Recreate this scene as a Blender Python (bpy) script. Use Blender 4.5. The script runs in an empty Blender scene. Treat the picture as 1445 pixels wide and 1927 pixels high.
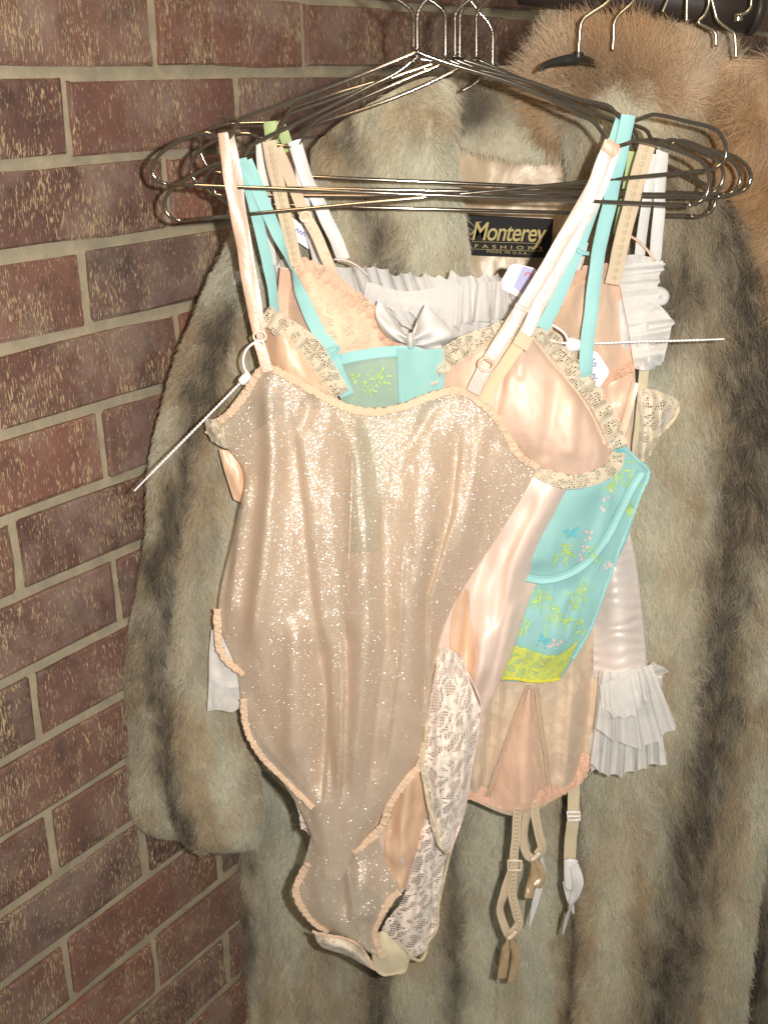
import bpy, math, random
import numpy as np
from mathutils import Matrix, Vector

random.seed(7)
rng = np.random.default_rng(11)
SC = bpy.context.scene
COL = SC.collection

# ------------------------------------------------------------------ camera, world, lamps, exposure
F_PX, PITCH, ROLL = 2322.0, 0.3276, -0.0276      # solved from the brick courses of the wall
CAM_Z = 1.55
_c, _s, _cr, _sr = math.cos(PITCH), math.sin(PITCH), math.cos(ROLL), math.sin(ROLL)
cam = bpy.data.cameras.new('camera')
cam.sensor_fit = 'VERTICAL'
cam.sensor_height = 36.0
cam.lens = 36.0 * F_PX / 1927.0
cam.clip_start, cam.clip_end = 0.02, 60
cam_ob = bpy.data.objects.new('camera', cam)
COL.objects.link(cam_ob)
cam_ob.matrix_world = Matrix(((_cr, -_sr, 0, 0), (_sr * _s, _cr * _s, -_c, 0), (_sr * _c, _cr * _c, _s, CAM_Z), (0, 0, 0, 1)))
SC.camera = cam_ob

world = bpy.data.worlds.new('World')
SC.world = world
world.use_nodes = True
world.node_tree.nodes['Background'].inputs[0].default_value = (1.0, 0.96, 0.84, 1)
world.node_tree.nodes['Background'].inputs[1].default_value = 0.24

def lamp(name, kind, loc, energy, color, **kw):
    l = bpy.data.lights.new(name, kind)
    l.energy, l.color = energy, color
    for k, v in kw.items():
        setattr(l, k, v)
    o = bpy.data.objects.new(name, l)
    o.location = loc
    COL.objects.link(o)
    return o

# the camera's own flash, just right of and above the lens
_f = lamp('camera_flash', 'SPOT', (0.072, -0.01, CAM_Z + 0.022), 50.0, (1.0, 0.965, 0.90), shadow_soft_size=0.009, spot_size=math.radians(104), spot_blend=1.0)
_f.rotation_euler = (math.pi / 2 - 0.20, 0, 0.03)
# warm ceiling lamp of the shop, above and a little in front of the rack
_l = lamp('ceiling_lamp', 'AREA', (-0.15, 0.15, CAM_Z + 1.0), 6.5, (1.0, 0.70, 0.40), shape='DISK', size=0.35)
_l.rotation_euler = (math.radians(32), 0, 0)

SC.view_settings.view_transform = 'Standard'
SC.view_settings.look = 'None'
SC.view_settings.exposure = 0.12
SC.view_settings.gamma = 1.0
SC.view_settings.use_curve_mapping = False
SC.cycles.max_bounces = 8
SC.cycles.transparent_max_bounces = 24
SC.cycles.use_denoising = True
SC.cycles.sample_clamp_indirect = 4.0

# ------------------------------------------------------------------ geometry helpers
def at(x, y, Y):
    """world point at depth Y (metres in front of the camera) for a measured spot of the photograph"""
    x = np.asarray(x, float); y = np.asarray(y, float); Y = np.asarray(Y, float)
    a = (x - 722.5) / F_PX; b = (963.5 - y) / F_PX
    a, b = _cr * a - _sr * b, _sr * a + _cr * b
    fy = _c + b * _s; fz = b * _c - _s
    t = Y / fy
    return np.stack([a * t, Y + 0 * t, fz * t + CAM_Z], -1)

def vnoise(p, seed=0):
    """smooth value noise in [-1, 1]"""
    p = np.asarray(p, float)
    i = np.floor(p).astype(np.int64); f = p - i
    f = f * f * (3 - 2 * f)
    def h(ix, iy, iz):
        n = (ix * 374761393 + iy * 668265263 + iz * 2147483647 + seed * 974711) & 0xffffffff
        n = ((n ^ (n >> 13)) * 1274126177) & 0xffffffff
        n = n ^ (n >> 16)
        return (n & 0xffff) / 32767.5 - 1
    r = 0
    for dx in (0, 1):
        for dy in (0, 1):
            for dz in (0, 1):
                w = (f[..., 0] if dx else 1 - f[..., 0]) * (f[..., 1] if dy else 1 - f[..., 1]) * (f[..., 2] if dz else 1 - f[..., 2])
                r = r + w * h(i[..., 0] + dx, i[..., 1] + dy, i[..., 2] + dz)
    return r

def fbm(p, seed=0, o=3):
    r, a, p = 0, 1.0, np.asarray(p, float)
    for k in range(o):
        r = r + a * vnoise(p * 2 ** k, seed + k * 13); a *= 0.5
    return r / 1.6

def cr_interp(ctrl, n):
    """Catmull-Rom resampling along axis 0"""
    ctrl = np.asarray(ctrl, float); m = len(ctrl)
    if m == 2:
        t = np.linspace(0, 1, n).reshape((-1,) + (1,) * (ctrl.ndim - 1))
        return ctrl[0] * (1 - t) + ctrl[1] * t
    ext = np.concatenate([[2 * ctrl[0] - ctrl[1]], ctrl, [2 * ctrl[-1] - ctrl[-2]]])
    t = np.linspace(0, m - 1, n); k = np.minimum(t.astype(int), m - 2)
    f = (t - k).reshape((-1,) + (1,) * (ctrl.ndim - 1))
    p0, p1, p2, p3 = ext[k], ext[k + 1], ext[k + 2], ext[k + 3]
    return 0.5 * (2 * p1 + (p2 - p0) * f + (2 * p0 - 5 * p1 + 4 * p2 - p3) * f ** 2 + (3 * p1 - p0 - 3 * p2 + p3) * f ** 3)

def even(pts, n):
    """resample a polyline smoothly at even arc length"""
    q = cr_interp(pts, max(80, n * 4))
    d = np.r_[0, np.cumsum(np.linalg.norm(np.diff(q[:, :2], axis=0), axis=1))]
    t = np.linspace(0, d[-1], n)
    return np.stack([np.interp(t, d, q[:, k]) for k in range(q.shape[1])], -1)

def link(name, data, parent=None, loc=None):
    o = bpy.data.objects.new(name, data)
    COL.objects.link(o)
    if parent is not None:
        o.parent = parent
    if loc is not None:
        o.location = loc
    return o

def wloc(o):
    v = np.zeros(3)
    while o is not None:
        v = v + np.array(o.location); o = o.parent
    return v

def thing(name, label, cat, loc, group=None, kind=None):
    o = link(name, None, None, tuple(np.asarray(loc, float)))
    o.empty_display_size = 0.02
    o['label'] = label; o['category'] = cat
    if group: o['group'] = group
    if kind: o['kind'] = kind
    return o

def tag(o, label, cat, group=None):
    o['label'] = label; o['category'] = cat
    if group: o['group'] = group
    return o

def mesh_obj(name, V, F, mat, parent=None, uv=None, smooth=True, thick=0.0, colors=None):
    """one mesh object whose vertices are given in world space"""
    V = np.asarray(V, float).reshape(-1, 3)
    base = wloc(parent) if parent is not None else V.mean(0)
    me = bpy.data.meshes.new(name)
    me.from_pydata([tuple(v) for v in (V - base)], [], [tuple(int(i) for i in f) for f in F])
    if smooth:
        me.polygons.foreach_set('use_smooth', np.ones(len(me.polygons), bool))
    if uv is not None:
        l = me.uv_layers.new(name='UVMap')
        li = np.zeros(len(me.loops), np.int32); me.loops.foreach_get('vertex_index', li)
        l.data.foreach_set('uv', np.asarray(uv, np.float32).reshape(-1, 2)[li].ravel())
    if colors is not None:
        a = me.attributes.new('col', 'FLOAT_COLOR', 'POINT')
        a.data.foreach_set('color', np.c_[colors, np.ones(len(colors))].astype(np.float32).ravel())
    if mat is not None:
        me.materials.append(mat)
    o = link(name, me, parent, None if parent is not None else tuple(base))
    if thick:
        m = o.modifiers.new('thickness', 'SOLIDIFY'); m.thickness = thick; m.offset = 0
        w = o.modifiers.new('crisp_edges', 'WEIGHTED_NORMAL'); w.weight = 80
    return o

def grid_faces(nv, nu, close=False):
    F = []
    for i in range(nv - 1):
        for j in range(nu - 1 + (1 if close else 0)):
            k = (j + 1) % nu
            F.append((i * nu + j, (i + 1) * nu + j, (i + 1) * nu + k, i * nu + k))
    return F

class Surf:
    """a lofted sheet: photo coordinates X, Y of its points, their depth D and world points P"""
    def __init__(s, X, Y, D):
        s.X, s.Y, s.D = X, Y, D
        s.P = at(X, Y, D)
        s.nv, s.nu = X.shape
    def uv(s):
        du = np.r_[0, np.cumsum(np.linalg.norm(np.diff(s.P, axis=1), axis=2).mean(0))]
        dv = np.r_[0, np.cumsum(np.linalg.norm(np.diff(s.P, axis=0), axis=2).mean(1))]
        return np.stack(np.meshgrid(du, dv), -1)
    def depth(s, x, y):
        x = np.atleast_1d(np.asarray(x, float)); y = np.atleast_1d(np.asarray(y, float))
        r = []
        fx, fy, fd = s.X.ravel(), s.Y.ravel(), s.D.ravel()
        for a, b in zip(x, y):
            d2 = (fx - a) ** 2 + (fy - b) ** 2
            k = np.argpartition(d2, 4)[:4]; w = 1 / (d2[k] + 1.0)
            r.append((fd[k] * w).sum() / w.sum())
        return np.array(r)
    def build(s, name, mat, parent, thick=0.0006, **kw):
        return mesh_obj(name, s.P, grid_faces(s.nv, s.nu), mat, parent, uv=s.uv(), thick=thick, **kw)

def fold_depth(X, Y, folds):
    d = np.zeros_like(X)
    for pts, w, amp in folds:
        pts = np.asarray(pts, float); pts = pts[np.argsort(pts[:, 1])]
        xc = np.interp(Y, pts[:, 1], pts[:, 0])
        y0, y1 = pts[0, 1], pts[-1, 1]
        fade = np.clip((Y - y0) / (0.15 * (y1 - y0) + 1) + .0, 0, 1) * np.clip((y1 - Y) / (0.15 * (y1 - y0) + 1), 0, 1)
        fade = fade * fade * (3 - 2 * fade)
        if isinstance(w, tuple):      # different width on the two sides: a sharp crease
            ww = np.where(X < xc, w[0], w[1])
        else:
            ww = w
        d += amp * fade * np.exp(-((X - xc) / ww) ** 2)
    return d

def patch(rows, Y, nu, nv, folds=(), wob=0.0, wobs=30.0, seed=0, ds=1.0):
    """rows: control rows, top to bottom, of (x, y[, extra depth]) left to right"""
    C = np.array([[(p + (0,))[:3] if len(p) == 2 else p for p in r] for r in rows], float)
    G = cr_interp(C, nv)
    G = np.swapaxes(cr_interp(np.swapaxes(G, 0, 1), nu), 0, 1)
    X, Yp, D = G[..., 0], G[..., 1], G[..., 2] * ds + Y
    D = D + fold_depth(X, Yp, folds)
    if wob:
        D = D + wob * fbm(np.stack([X / wobs, Yp / (wobs * 2.2), 0 * X], -1), seed)
    return Surf(X, Yp, D)

def ribbon(name, pts, width, mat, parent, n=None, thick=0.0007, curl=0.0, twist=(), scallop=None, ruffle=None, cols=4):
    """flat band along points (x, y, depth); width in metres, facing the camera unless twisted"""
    q = even(pts, n or max(14, int(len(pts) * 10)))
    P = at(q[:, 0], q[:, 1], q[:, 2])
    n = len(P)
    T = np.gradient(P, axis=0); T /= np.linalg.norm(T, axis=1)[:, None] + 1e-12
    N = np.tile(np.array([0, -0.96, 0.28]), (n, 1))
    S = np.cross(T, N); S /= np.linalg.norm(S, axis=1)[:, None]
    N = np.cross(S, T)
    t = np.linspace(0, 1, n)
    ang = np.interp(t, [a for a, _ in twist], [math.radians(b) for _, b in twist]) if twist else np.zeros(n)
    s0 = np.r_[0, np.cumsum(np.linalg.norm(np.diff(P, axis=0), axis=1))]; sd = float(P[0, 0] * 977 + P[0, 2] * 613)
    ang = ang + .20 * vnoise(np.c_[s0 * 38, 0 * s0 + sd, 0 * s0], 3)
    P = P + N * (.0010 * vnoise(np.c_[s0 * 45, 0 * s0 + sd, 0 * s0 + 5], 4))[:, None] + S * (.0006 * vnoise(np.c_[s0 * 60, 0 * s0 + sd, 0 * s0 + 9], 6))[:, None]
    S2 = S * np.cos(ang)[:, None] + N * np.sin(ang)[:, None]
    N2 = np.cross(S2, T)
    s = np.r_[0, np.cumsum(np.linalg.norm(np.diff(P, axis=0), axis=1))]
    w = np.full(n, width) if np.isscalar(width) else np.interp(t, np.linspace(0, 1, len(width)), width)
    e = np.linspace(-.5, .5, cols)
    V = []; UV = []
    for k, ek in enumerate(e):
        off = ek * w
        if scallop and k == cols - 1:
            off = off + scallop[1] * np.abs(np.sin(math.pi * s / scallop[0]))
        if scallop and len(scallop) > 2 and k == 0:
            off = off - scallop[1] * np.abs(np.sin(math.pi * s / scallop[0] + 1.1))
        dep = curl * (4 * ek * ek - .5)
        row = P + S2 * off[:, None] - N2 * dep
        if ruffle:
            row = row + N2 * (ruffle[1] * (ek + .5) * np.sin(2 * math.pi * s / ruffle[0] + 0.7 * np.sin(s * 180)))[:, None]
        V.append(row); UV.append(np.stack([s, off], -1))
    V = np.stack(V, 1); UV = np.stack(UV, 1)
    return mesh_obj(name, V, grid_faces(n, cols), mat, parent, uv=UV, thick=thick)

def tube(name, P, rad, mat, parent=None, sides=8, closed=False):
    P = np.asarray(P, float); n = len(P)
    T = np.gradient(P, axis=0)
    if closed:
        T = np.roll(P, -1, 0) - np.roll(P, 1, 0)
    T /= np.linalg.norm(T, axis=1)[:, None] + 1e-12
    ref = np.array([0.13, -0.9, 0.41])
    A = np.cross(T, ref); A /= np.linalg.norm(A, axis=1)[:, None] + 1e-9
    B = np.cross(T, A)
    r = np.full(n, rad) if np.isscalar(rad) else np.asarray(rad)
    th = np.linspace(0, 2 * math.pi, sides, endpoint=False)
    V = P[:, None] + r[:, None, None] * (A[:, None] * np.cos(th)[None, :, None] + B[:, None] * np.sin(th)[None, :, None])
    F = grid_faces(n, sides, close=True)
    if closed:
        F += [((n - 1) * sides + j, j, (j + 1) % sides, (n - 1) * sides + (j + 1) % sides) for j in range(sides)]
    else:
        F += [tuple(range(sides)), tuple(range((n - 1) * sides, n * sides))[::-1]]
    return mesh_obj(name, V, F, mat, parent)

def ptube(name, pts, Y, rad, mat, parent=None, n=40, sides=8):
    q = even([(p[0], p[1], (p[2] if len(p) > 2 else Y)) for p in pts], n)
    return tube(name, at(q[:, 0], q[:, 1], q[:, 2]), rad, mat, parent, sides)

def elastic(name, pts, surf, w, mat, parent, bump=0.0034, off=-0.0015, Y=None):
    """gathered elastic edging: a soft flattened band with puckers"""
    w = w * .86
    q = even([p + (0,) for p in pts], max(30, int(len(pts) * 26)))
    D = (surf.depth(q[:, 0], q[:, 1]) if surf is not None else np.full(len(q), Y)) + off
    k = np.ones(9) / 9
    D = np.convolve(np.pad(D, 4, 'edge'), k, 'valid')
    P = at(q[:, 0], q[:, 1], D)
    m = 3
    P = cr_interp(P, len(P) * m)
    n = len(P)
    s = np.r_[0, np.cumsum(np.linalg.norm(np.diff(P, axis=0), axis=1))]
    T = np.gradient(P, axis=0); T /= np.linalg.norm(T, axis=1)[:, None] + 1e-12
    N = np.tile(np.array([0, -0.95, 0.3]), (n, 1)); S = np.cross(T, N); S /= np.linalg.norm(S, axis=1)[:, None]; N = np.cross(S, T)
    V = []; th = np.linspace(0, 2 * math.pi, 12, endpoint=False)
    ph = 2 * math.pi * s / bump + 1.8 * vnoise(np.c_[s * 160, 0 * s, 0 * s], 5)
    for a in th:
        ca, sa = math.cos(a), math.sin(a)
        e1 = vnoise(np.c_[s * 420, 0 * s + (3.0 if ca > 0 else 7.0), 0 * s], 9) + .5 * vnoise(np.c_[s * 620, 0 * s + (2.0 if ca > 0 else 9.0), 0 * s], 12)
        pu = vnoise(np.c_[s * 420, 0 * s + 2.0 * ca, 0 * s + sa], 21) + 1.0 * vnoise(np.c_[s * 900, 0 * s + 4.3 * ca, 0 * s + 2 * sa], 23)
        V.append(P + S * (.5 * w * ca * (1 + .17 * e1))[:, None] + N * (w * (.12 * sa * (1 + .25 * pu) + .08 * pu * (1 if sa > 0 else .5)))[:, None])
    V = np.stack(V, 1)
    F = grid_faces(n, 12, close=True) + [tuple(range(12)), tuple(range((n - 1) * 12, n * 12))[::-1]]
    return mesh_obj(name, V, F, mat, parent)

def ruffle(name, inner, outer, Y, nf, amp, mat, parent, nu=160, nv=10, seed=0, jag=5.0, tilt=0.0):
    a = even([p + (0,) for p in inner], nu)[:, :2]; b = even([p + (0,) for p in outer], nu)[:, :2]
    u = np.linspace(0, 1, nu)
    ph = 2 * math.pi * nf * u + 4.2 * vnoise(np.c_[u * nf * .45, 0 * u, 0 * u], seed)
    am = .7 + .75 * vnoise(np.c_[u * nf * .4, 0 * u + 9, 0 * u], seed + 1)
    v = np.linspace(0, 1, nv)[:, None]
    d = (b - a); L = np.linalg.norm(d, axis=1)[:, None]; t = np.gradient(b, axis=0); t /= np.linalg.norm(t, axis=1)[:, None] + 1e-9
    X = a[:, 0] + v * d[:, 0]; Yp = a[:, 1] + v * d[:, 1]
    side = v * np.cos(ph) * am * amp * 900
    X = X + side * t[:, 0]; Yp = Yp + side * t[:, 1]
    edge = v ** 2 * jag * (np.sin(ph + .6) + 1.4 * vnoise(np.c_[u * nf * 1.7, 0 * u, 0 * u], seed + 4))
    X = X + edge * (d / L)[:, 0]; Yp = Yp + edge * (d / L)[:, 1]
    D = Y + (.25 + .75 * v) * amp * am * (np.sin(ph + .5 * v) + .22 * np.sin(2.7 * ph + 1 + v)) + tilt * v + .0016 * v * vnoise(np.stack([X / 9, Yp / 9, 0 * X], -1), seed + 6)
    return Surf(X, Yp, D).build(name, mat, parent, 0.0)

# ------------------------------------------------------------------ materials
class M:
    def __init__(s, name):
        s.m = bpy.data.materials.new(name); s.m.use_nodes = True
        s.t = s.m.node_tree; s.t.nodes.clear()
        s.out = s.n('ShaderNodeOutputMaterial')
    def n(s, kind, **kw):
        o = s.t.nodes.new(kind)
        for k, v in kw.items():
            if k in o.inputs.keys() or '_' not in k and hasattr(o, 'inputs') and k in [i.name for i in o.inputs]:
                s.set(o.inputs[k], v)
            else:
                setattr(o, k, v)
        return o
    def set(s, sock, v):
        if hasattr(v, 'is_output') or isinstance(v, bpy.types.NodeSocket):
            s.t.links.new(v, sock)
        elif isinstance(v, tuple) and len(v) == 3 and sock.type == 'RGBA':
            sock.default_value = v + (1,)
        else:
            sock.default_value = v
    def i(s, node, **kw):
        for k, v in kw.items():
            s.set(node.inputs[k.replace('_', ' ')], v)
        return node
    def coord(s, which='Object'):
        return s.n('ShaderNodeTexCoord').outputs[which]
    def mapping(s, vec, scale=(1, 1, 1), loc=(0, 0, 0)):
        m = s.n('ShaderNodeMapping'); s.set(m.inputs['Vector'], vec); m.inputs['Scale'].default_value = scale; s.set(m.inputs['Location'], loc)
        return m.outputs[0]
    def noise(s, vec, scale, detail=3, rough=.5, out='Fac', dist=0):
        n = s.n('ShaderNodeTexNoise'); s.set(n.inputs['Vector'], vec)
        n.inputs['Scale'].default_value = scale; n.inputs['Detail'].default_value = detail; n.inputs['Roughness'].default_value = rough; n.inputs['Distortion'].default_value = dist
        return n.outputs[out]
    def voro(s, vec, scale, feature='F1', out='Distance', rnd=1.0):
        n = s.n('ShaderNodeTexVoronoi'); n.feature = feature; s.set(n.inputs['Vector'], vec); n.inputs['Scale'].default_value = scale
        n.inputs['Randomness'].default_value = rnd
        return n.outputs[out]
    def wave(s, vec, scale, axis='X', dist=0.0):
        n = s.n('ShaderNodeTexWave'); n.bands_direction = axis; s.set(n.inputs['Vector'], vec); n.inputs['Scale'].default_value = scale; n.inputs['Distortion'].default_value = dist
        return n.outputs['Fac']
    def ramp(s, fac, stops, interp='LINEAR'):
        r = s.n('ShaderNodeValToRGB'); r.color_ramp.interpolation = interp
        el = r.color_ramp.elements
        while len(el) < len(stops): el.new(0.5)
        for e, (p, c) in zip(el, stops):
            e.position = p; e.color = (c if isinstance(c, tuple) else (c, c, c)) + (1,)
        s.set(r.inputs[0], fac)
        return r.outputs[0]
    def math(s, op, a, b=0.0, c=0.0):
        m = s.n('ShaderNodeMath'); m.operation = op
        s.set(m.inputs[0], a); s.set(m.inputs[1], b); s.set(m.inputs[2], c)
        return m.outputs[0]
    def vmath(s, op, a, b=None, scale=None):
        m = s.n('ShaderNodeVectorMath'); m.operation = op
        s.set(m.inputs[0], a)
        if b is not None: s.set(m.inputs[1], b)
        if scale is not None: s.set(m.inputs['Scale'], scale)
        return m.outputs[0]
    def mix(s, fac, a, b, blend='MIX'):
        m = s.n('ShaderNodeMix'); m.data_type = 'RGBA'; m.blend_type = blend
        s.set(m.inputs[0], fac); s.set(m.inputs[6], a); s.set(m.inputs[7], b)
        return m.outputs[2]
    def bump(s, h, strength=.3, dist=.001, normal=None):
        b = s.n('ShaderNodeBump'); s.set(b.inputs['Height'], h); b.inputs['Strength'].default_value = strength; b.inputs['Distance'].default_value = dist
        if normal is not None: s.set(b.inputs['Normal'], normal)
        return b.outputs[0]
    def bsdf(s, color, rough=.6, spec=.4, metal=0.0, normal=None, sheen=0.0, aniso=0.0, alpha=None, trans=0.0):
        b = s.n('ShaderNodeBsdfPrincipled')
        s.set(b.inputs['Base Color'], color); s.set(b.inputs['Roughness'], rough); s.set(b.inputs['Specular IOR Level'], spec)
        s.set(b.inputs['Metallic'], metal); s.set(b.inputs['Sheen Weight'], sheen); s.set(b.inputs['Anisotropic'], aniso)
        if normal is not None: s.set(b.inputs['Normal'], normal)
        if alpha is not None: s.set(b.inputs['Alpha'], alpha)
        return b.outputs[0]
    def mixs(s, fac, a, b):
        m = s.n('ShaderNodeMixShader'); s.set(m.inputs[0], fac); s.t.links.new(a, m.inputs[1]); s.t.links.new(b, m.inputs[2])
        return m.outputs[0]
    def done(s, sh):
        s.t.links.new(sh, s.out.inputs['Surface']); return s.m

def mat_satin(name, col, rough=.34, spec=.7, wr=.25, ws=42, sheen=.0, var=.08, gloss=.30):
    """satin weave: dyed body under long glossy floats, so folds turn from bright to deep colour"""
    k = M(name); co = k.coord()
    n = k.noise(k.mapping(co, (1, 1, .5)), ws, 4, .6, dist=.9); n2 = k.noise(co, ws * 3.3, 3, .6)
    wv = k.noise(k.mapping(co, (1, 1, .2)), 2400, 2)
    h = k.math('ADD', k.math('ADD', n, k.math('MULTIPLY', n2, .22)), k.math('MULTIPLY', wv, .05))
    nm = k.bump(h, wr, .007)
    c = k.mix(k.noise(co, 25, 3), tuple(x * (1 - var) for x in col), tuple(min(1, x * (1 + var)) for x in col))
    b = k.bsdf(tuple(0 for _ in col) if False else c, .55, .3, normal=nm)
    g = k.n('ShaderNodeBsdfGlossy'); k.set(g.inputs['Color'], tuple(min(1, x * .45 + .52) for x in col)); k.set(g.inputs['Normal'], nm)
    k.set(g.inputs['Roughness'], k.math('ADD', rough, k.math('MULTIPLY', k.math('SUBTRACT', n2, .5), .25)))
    return k.done(k.mixs(gloss, b, g.outputs[0]))

def mat_cloth(name, col, rough=.75, spec=.25, weave=1400, alpha=None, bump=.25, sheen=.2, var=.08, trans=0.25):
    k = M(name); co = k.coord()
    n = k.noise(co, weave, 2); big = k.noise(co, 30, 3)
    c = k.mix(big, tuple(x * (1 - var) for x in col), tuple(min(1, x * (1 + var)) for x in col))
    nm = k.bump(k.math('ADD', n, k.math('MULTIPLY', k.noise(co, 90, 3), 1.6)), bump, .0008)
    sh = k.bsdf(c, rough, spec, normal=nm, sheen=sheen)
    if trans:
        tr = k.n('ShaderNodeBsdfTranslucent'); k.set(tr.inputs[0], c)
        sh = k.mixs(trans, sh, tr.outputs[0])
    if alpha is not None:
        tp = k.n('ShaderNodeBsdfTransparent')
        sh = k.mixs(alpha, tp.outputs[0], sh)
    return k.done(sh)

def mat_shimmer(name, col, alpha=.74):
    """sheer knit with a glittering thread: every stitch turns its own way and catches the light"""
    k = M(name); co = k.coord()
    knit = k.mapping(co, (1.0, 1.0, .6))
    geo = k.n('ShaderNodeNewGeometry')
    def glint(scale, spread, rough, tint):
        pert = k.vmath('SCALE', k.vmath('SUBTRACT', k.voro(knit, scale, 'F1', 'Color'), (.5, .5, .5)), scale=spread * 2)
        nor = k.vmath('NORMALIZE', k.vmath('ADD', geo.outputs['Normal'], pert))
        g = k.n('ShaderNodeBsdfGlossy'); k.set(g.inputs['Color'], tint); k.set(g.inputs['Roughness'], rough); k.set(g.inputs['Normal'], nor)
        return g.outputs[0]
    fine = k.noise(k.mapping(co, (1, 1, .35)), 1100, 3)
    c = k.mix(k.noise(co, 22, 3), tuple(x * .92 for x in col), tuple(min(1, x * 1.05) for x in col))
    c = k.mix(k.math('MULTIPLY', fine, .5), c, tuple(x * .55 for x in col))
    c = k.mix(k.math('MULTIPLY', k.noise(k.mapping(co, (1, 1, .3)), 430, 3, .6), .5), c, tuple(x * .62 for x in col))
    base = k.bsdf(c, .5, .3, normal=k.bump(k.math('ADD', fine, k.math('MULTIPLY', k.noise(k.mapping(co, (1, 1, .3)), 70, 2), 1.6)), .45, .001), sheen=.15)
    sh = k.mixs(.22, base, glint(2800, .36, .20, (1.0, .97, .92)))
    sh = k.mixs(.11, sh, glint(3000, .80, .18, (1.0, 1.0, .98)))
    tp = k.n('ShaderNodeBsdfTransparent'); k.set(tp.inputs[0], (1, .95, .88))
    return k.done(k.mixs(alpha, tp.outputs[0], sh))

def mat_lace(name, col, cell=420, flower=130, fill=.36, net=.11, rough=.6, thr2=None):
    """flat lace: a fine net with denser floral figures, open between the threads"""
    k = M(name); uv = k.coord('UV')
    wob = k.vmath('ADD', uv, k.vmath('SCALE', k.vmath('SUBTRACT', k.noise(uv, 90, 2, out='Color'), (.5, .5, .5)), scale=.004))
    neta = k.math('LESS_THAN', k.voro(uv, cell, 'DISTANCE_TO_EDGE', rnd=.35), net)
    f1 = k.voro(wob, flower, 'F1', rnd=.9)
    petal = k.math('LESS_THAN', k.math('ADD', f1, k.math('MULTIPLY', k.noise(uv, 420, 2), .35)), fill + .17)
    rim = k.math('LESS_THAN', k.voro(wob, flower * .6, 'DISTANCE_TO_EDGE', rnd=1), .05)
    swirl = k.math('GREATER_THAN', k.wave(wob, 34, 'DIAGONAL', 9.0), .86)
    a = k.math('MAXIMUM', k.math('MAXIMUM', neta, petal), k.math('MAXIMUM', rim, swirl))
    fib = k.noise(uv, 1500, 2)
    c = k.mix(fib, tuple(x * .8 for x in col), tuple(min(1, x * 1.1) for x in col))
    h = k.math('ADD', k.math('MULTIPLY', petal, .8), fib)
    sh = k.bsdf(c, rough, .35, normal=k.bump(h, .5, .0006), sheen=.2)
    tp = k.n('ShaderNodeBsdfTransparent')
    return k.done(k.mixs(a, tp.outputs[0], sh))

def mat_metal(name, col, rough=.16):
    k = M(name); co = k.coord()
    r = k.math('ADD', rough, k.math('MULTIPLY', k.noise(co, 160, 3), .05))
    c = k.mix(k.noise(co, 60, 3), tuple(x * .7 for x in col), col)
    return k.done(k.bsdf(c, r, .5, metal=1.0))

def mat_plain(name, col, rough=.5, spec=.4, ns=60, var=.1, bump=.1):
    k = M(name); co = k.coord(); n = k.noise(co, ns, 4)
    c = k.mix(n, tuple(x * (1 - var) for x in col), tuple(min(1, x * (1 + var)) for x in col))
    return k.done(k.bsdf(c, rough, spec, normal=k.bump(k.noise(co, ns * 8, 2), bump, .0008)))

def mat_brick():
    k = M('red_brick'); co = k.coord(); oi = k.n('ShaderNodeObjectInfo'); rnd = oi.outputs['Random']
    off = k.n('ShaderNodeCombineXYZ'); k.set(off.inputs[0], k.math('MULTIPLY', rnd, 37.0)); k.set(off.inputs[1], k.math('MULTIPLY', rnd, 11.0)); k.set(off.inputs[2], k.math('MULTIPLY', rnd, 53.0))
    p = k.vmath('ADD', co, off.outputs[0])
    n1 = k.noise(p, 28, 4, .6); n2 = k.noise(p, 9, 2)
    body = k.ramp(n1, [(.28, (.088, .060, .052)), (.45, (.148, .084, .067)), (.62, (.176, .098, .078)), (.8, (.22, .15, .122))])
    tone = k.ramp(rnd, [(0, (.62, .62, .68)), (.18, (1.15, .96, .90)), (.36, (.84, .94, 1.02)), (.55, (1.28, 1.02, .92)), (.75, (.92, .90, .92)), (1, (1.2, 1.12, 1.04))])
    body = k.mix(1.0, body, tone, 'MULTIPLY')
    grey = k.ramp(k.noise(p, 17, 4, .65), [(.47, 0.0), (.68, .62)])
    body = k.mix(grey, body, (.27, .20, .165))
    # drag-texture: short vertical tears that show the pale body of the clay
    q = k.mapping(p, (1, 1, .20))
    s1 = k.noise(q, 760, 3, .62); s2 = k.noise(k.mapping(p, (1, 1, .10)), 120, 2, .5); dens = k.noise(p, 22, 3)
    sc = k.math('ADD', k.math('ADD', s1, k.math('MULTIPLY', k.math('SUBTRACT', dens, .5), .34)), k.math('MULTIPLY', k.math('SUBTRACT', s2, .5), .20))
    scr = k.ramp(sc, [(.565, 0.0), (.625, .85)])
    pale = k.mix(k.noise(p, 140, 2), (.40, .285, .155), (.50, .39, .24))
    c = k.mix(scr, body, pale)
    h = k.math('SUBTRACT', k.noise(p, 500, 3), k.math('MULTIPLY', scr, .9))
    return k.done(k.bsdf(c, .82, .25, normal=k.bump(h, .55, .0012)))

def mat_mortar():
    k = M('mortar'); co = k.coord()
    n = k.noise(co, 40, 4, .6); g = k.noise(co, 900, 3, .7)
    c = k.ramp(n, [(.3, (.34, .295, .21)), (.55, (.45, .38, .26)), (.75, (.55, .455, .31))])
    c = k.mix(k.math('MULTIPLY', g, .45), c, (.16, .14, .11))
    return k.done(k.bsdf(c, .95, .15, normal=k.bump(k.math('ADD', g, k.math('MULTIPLY', n, 2)), .6, .0015)))

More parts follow.
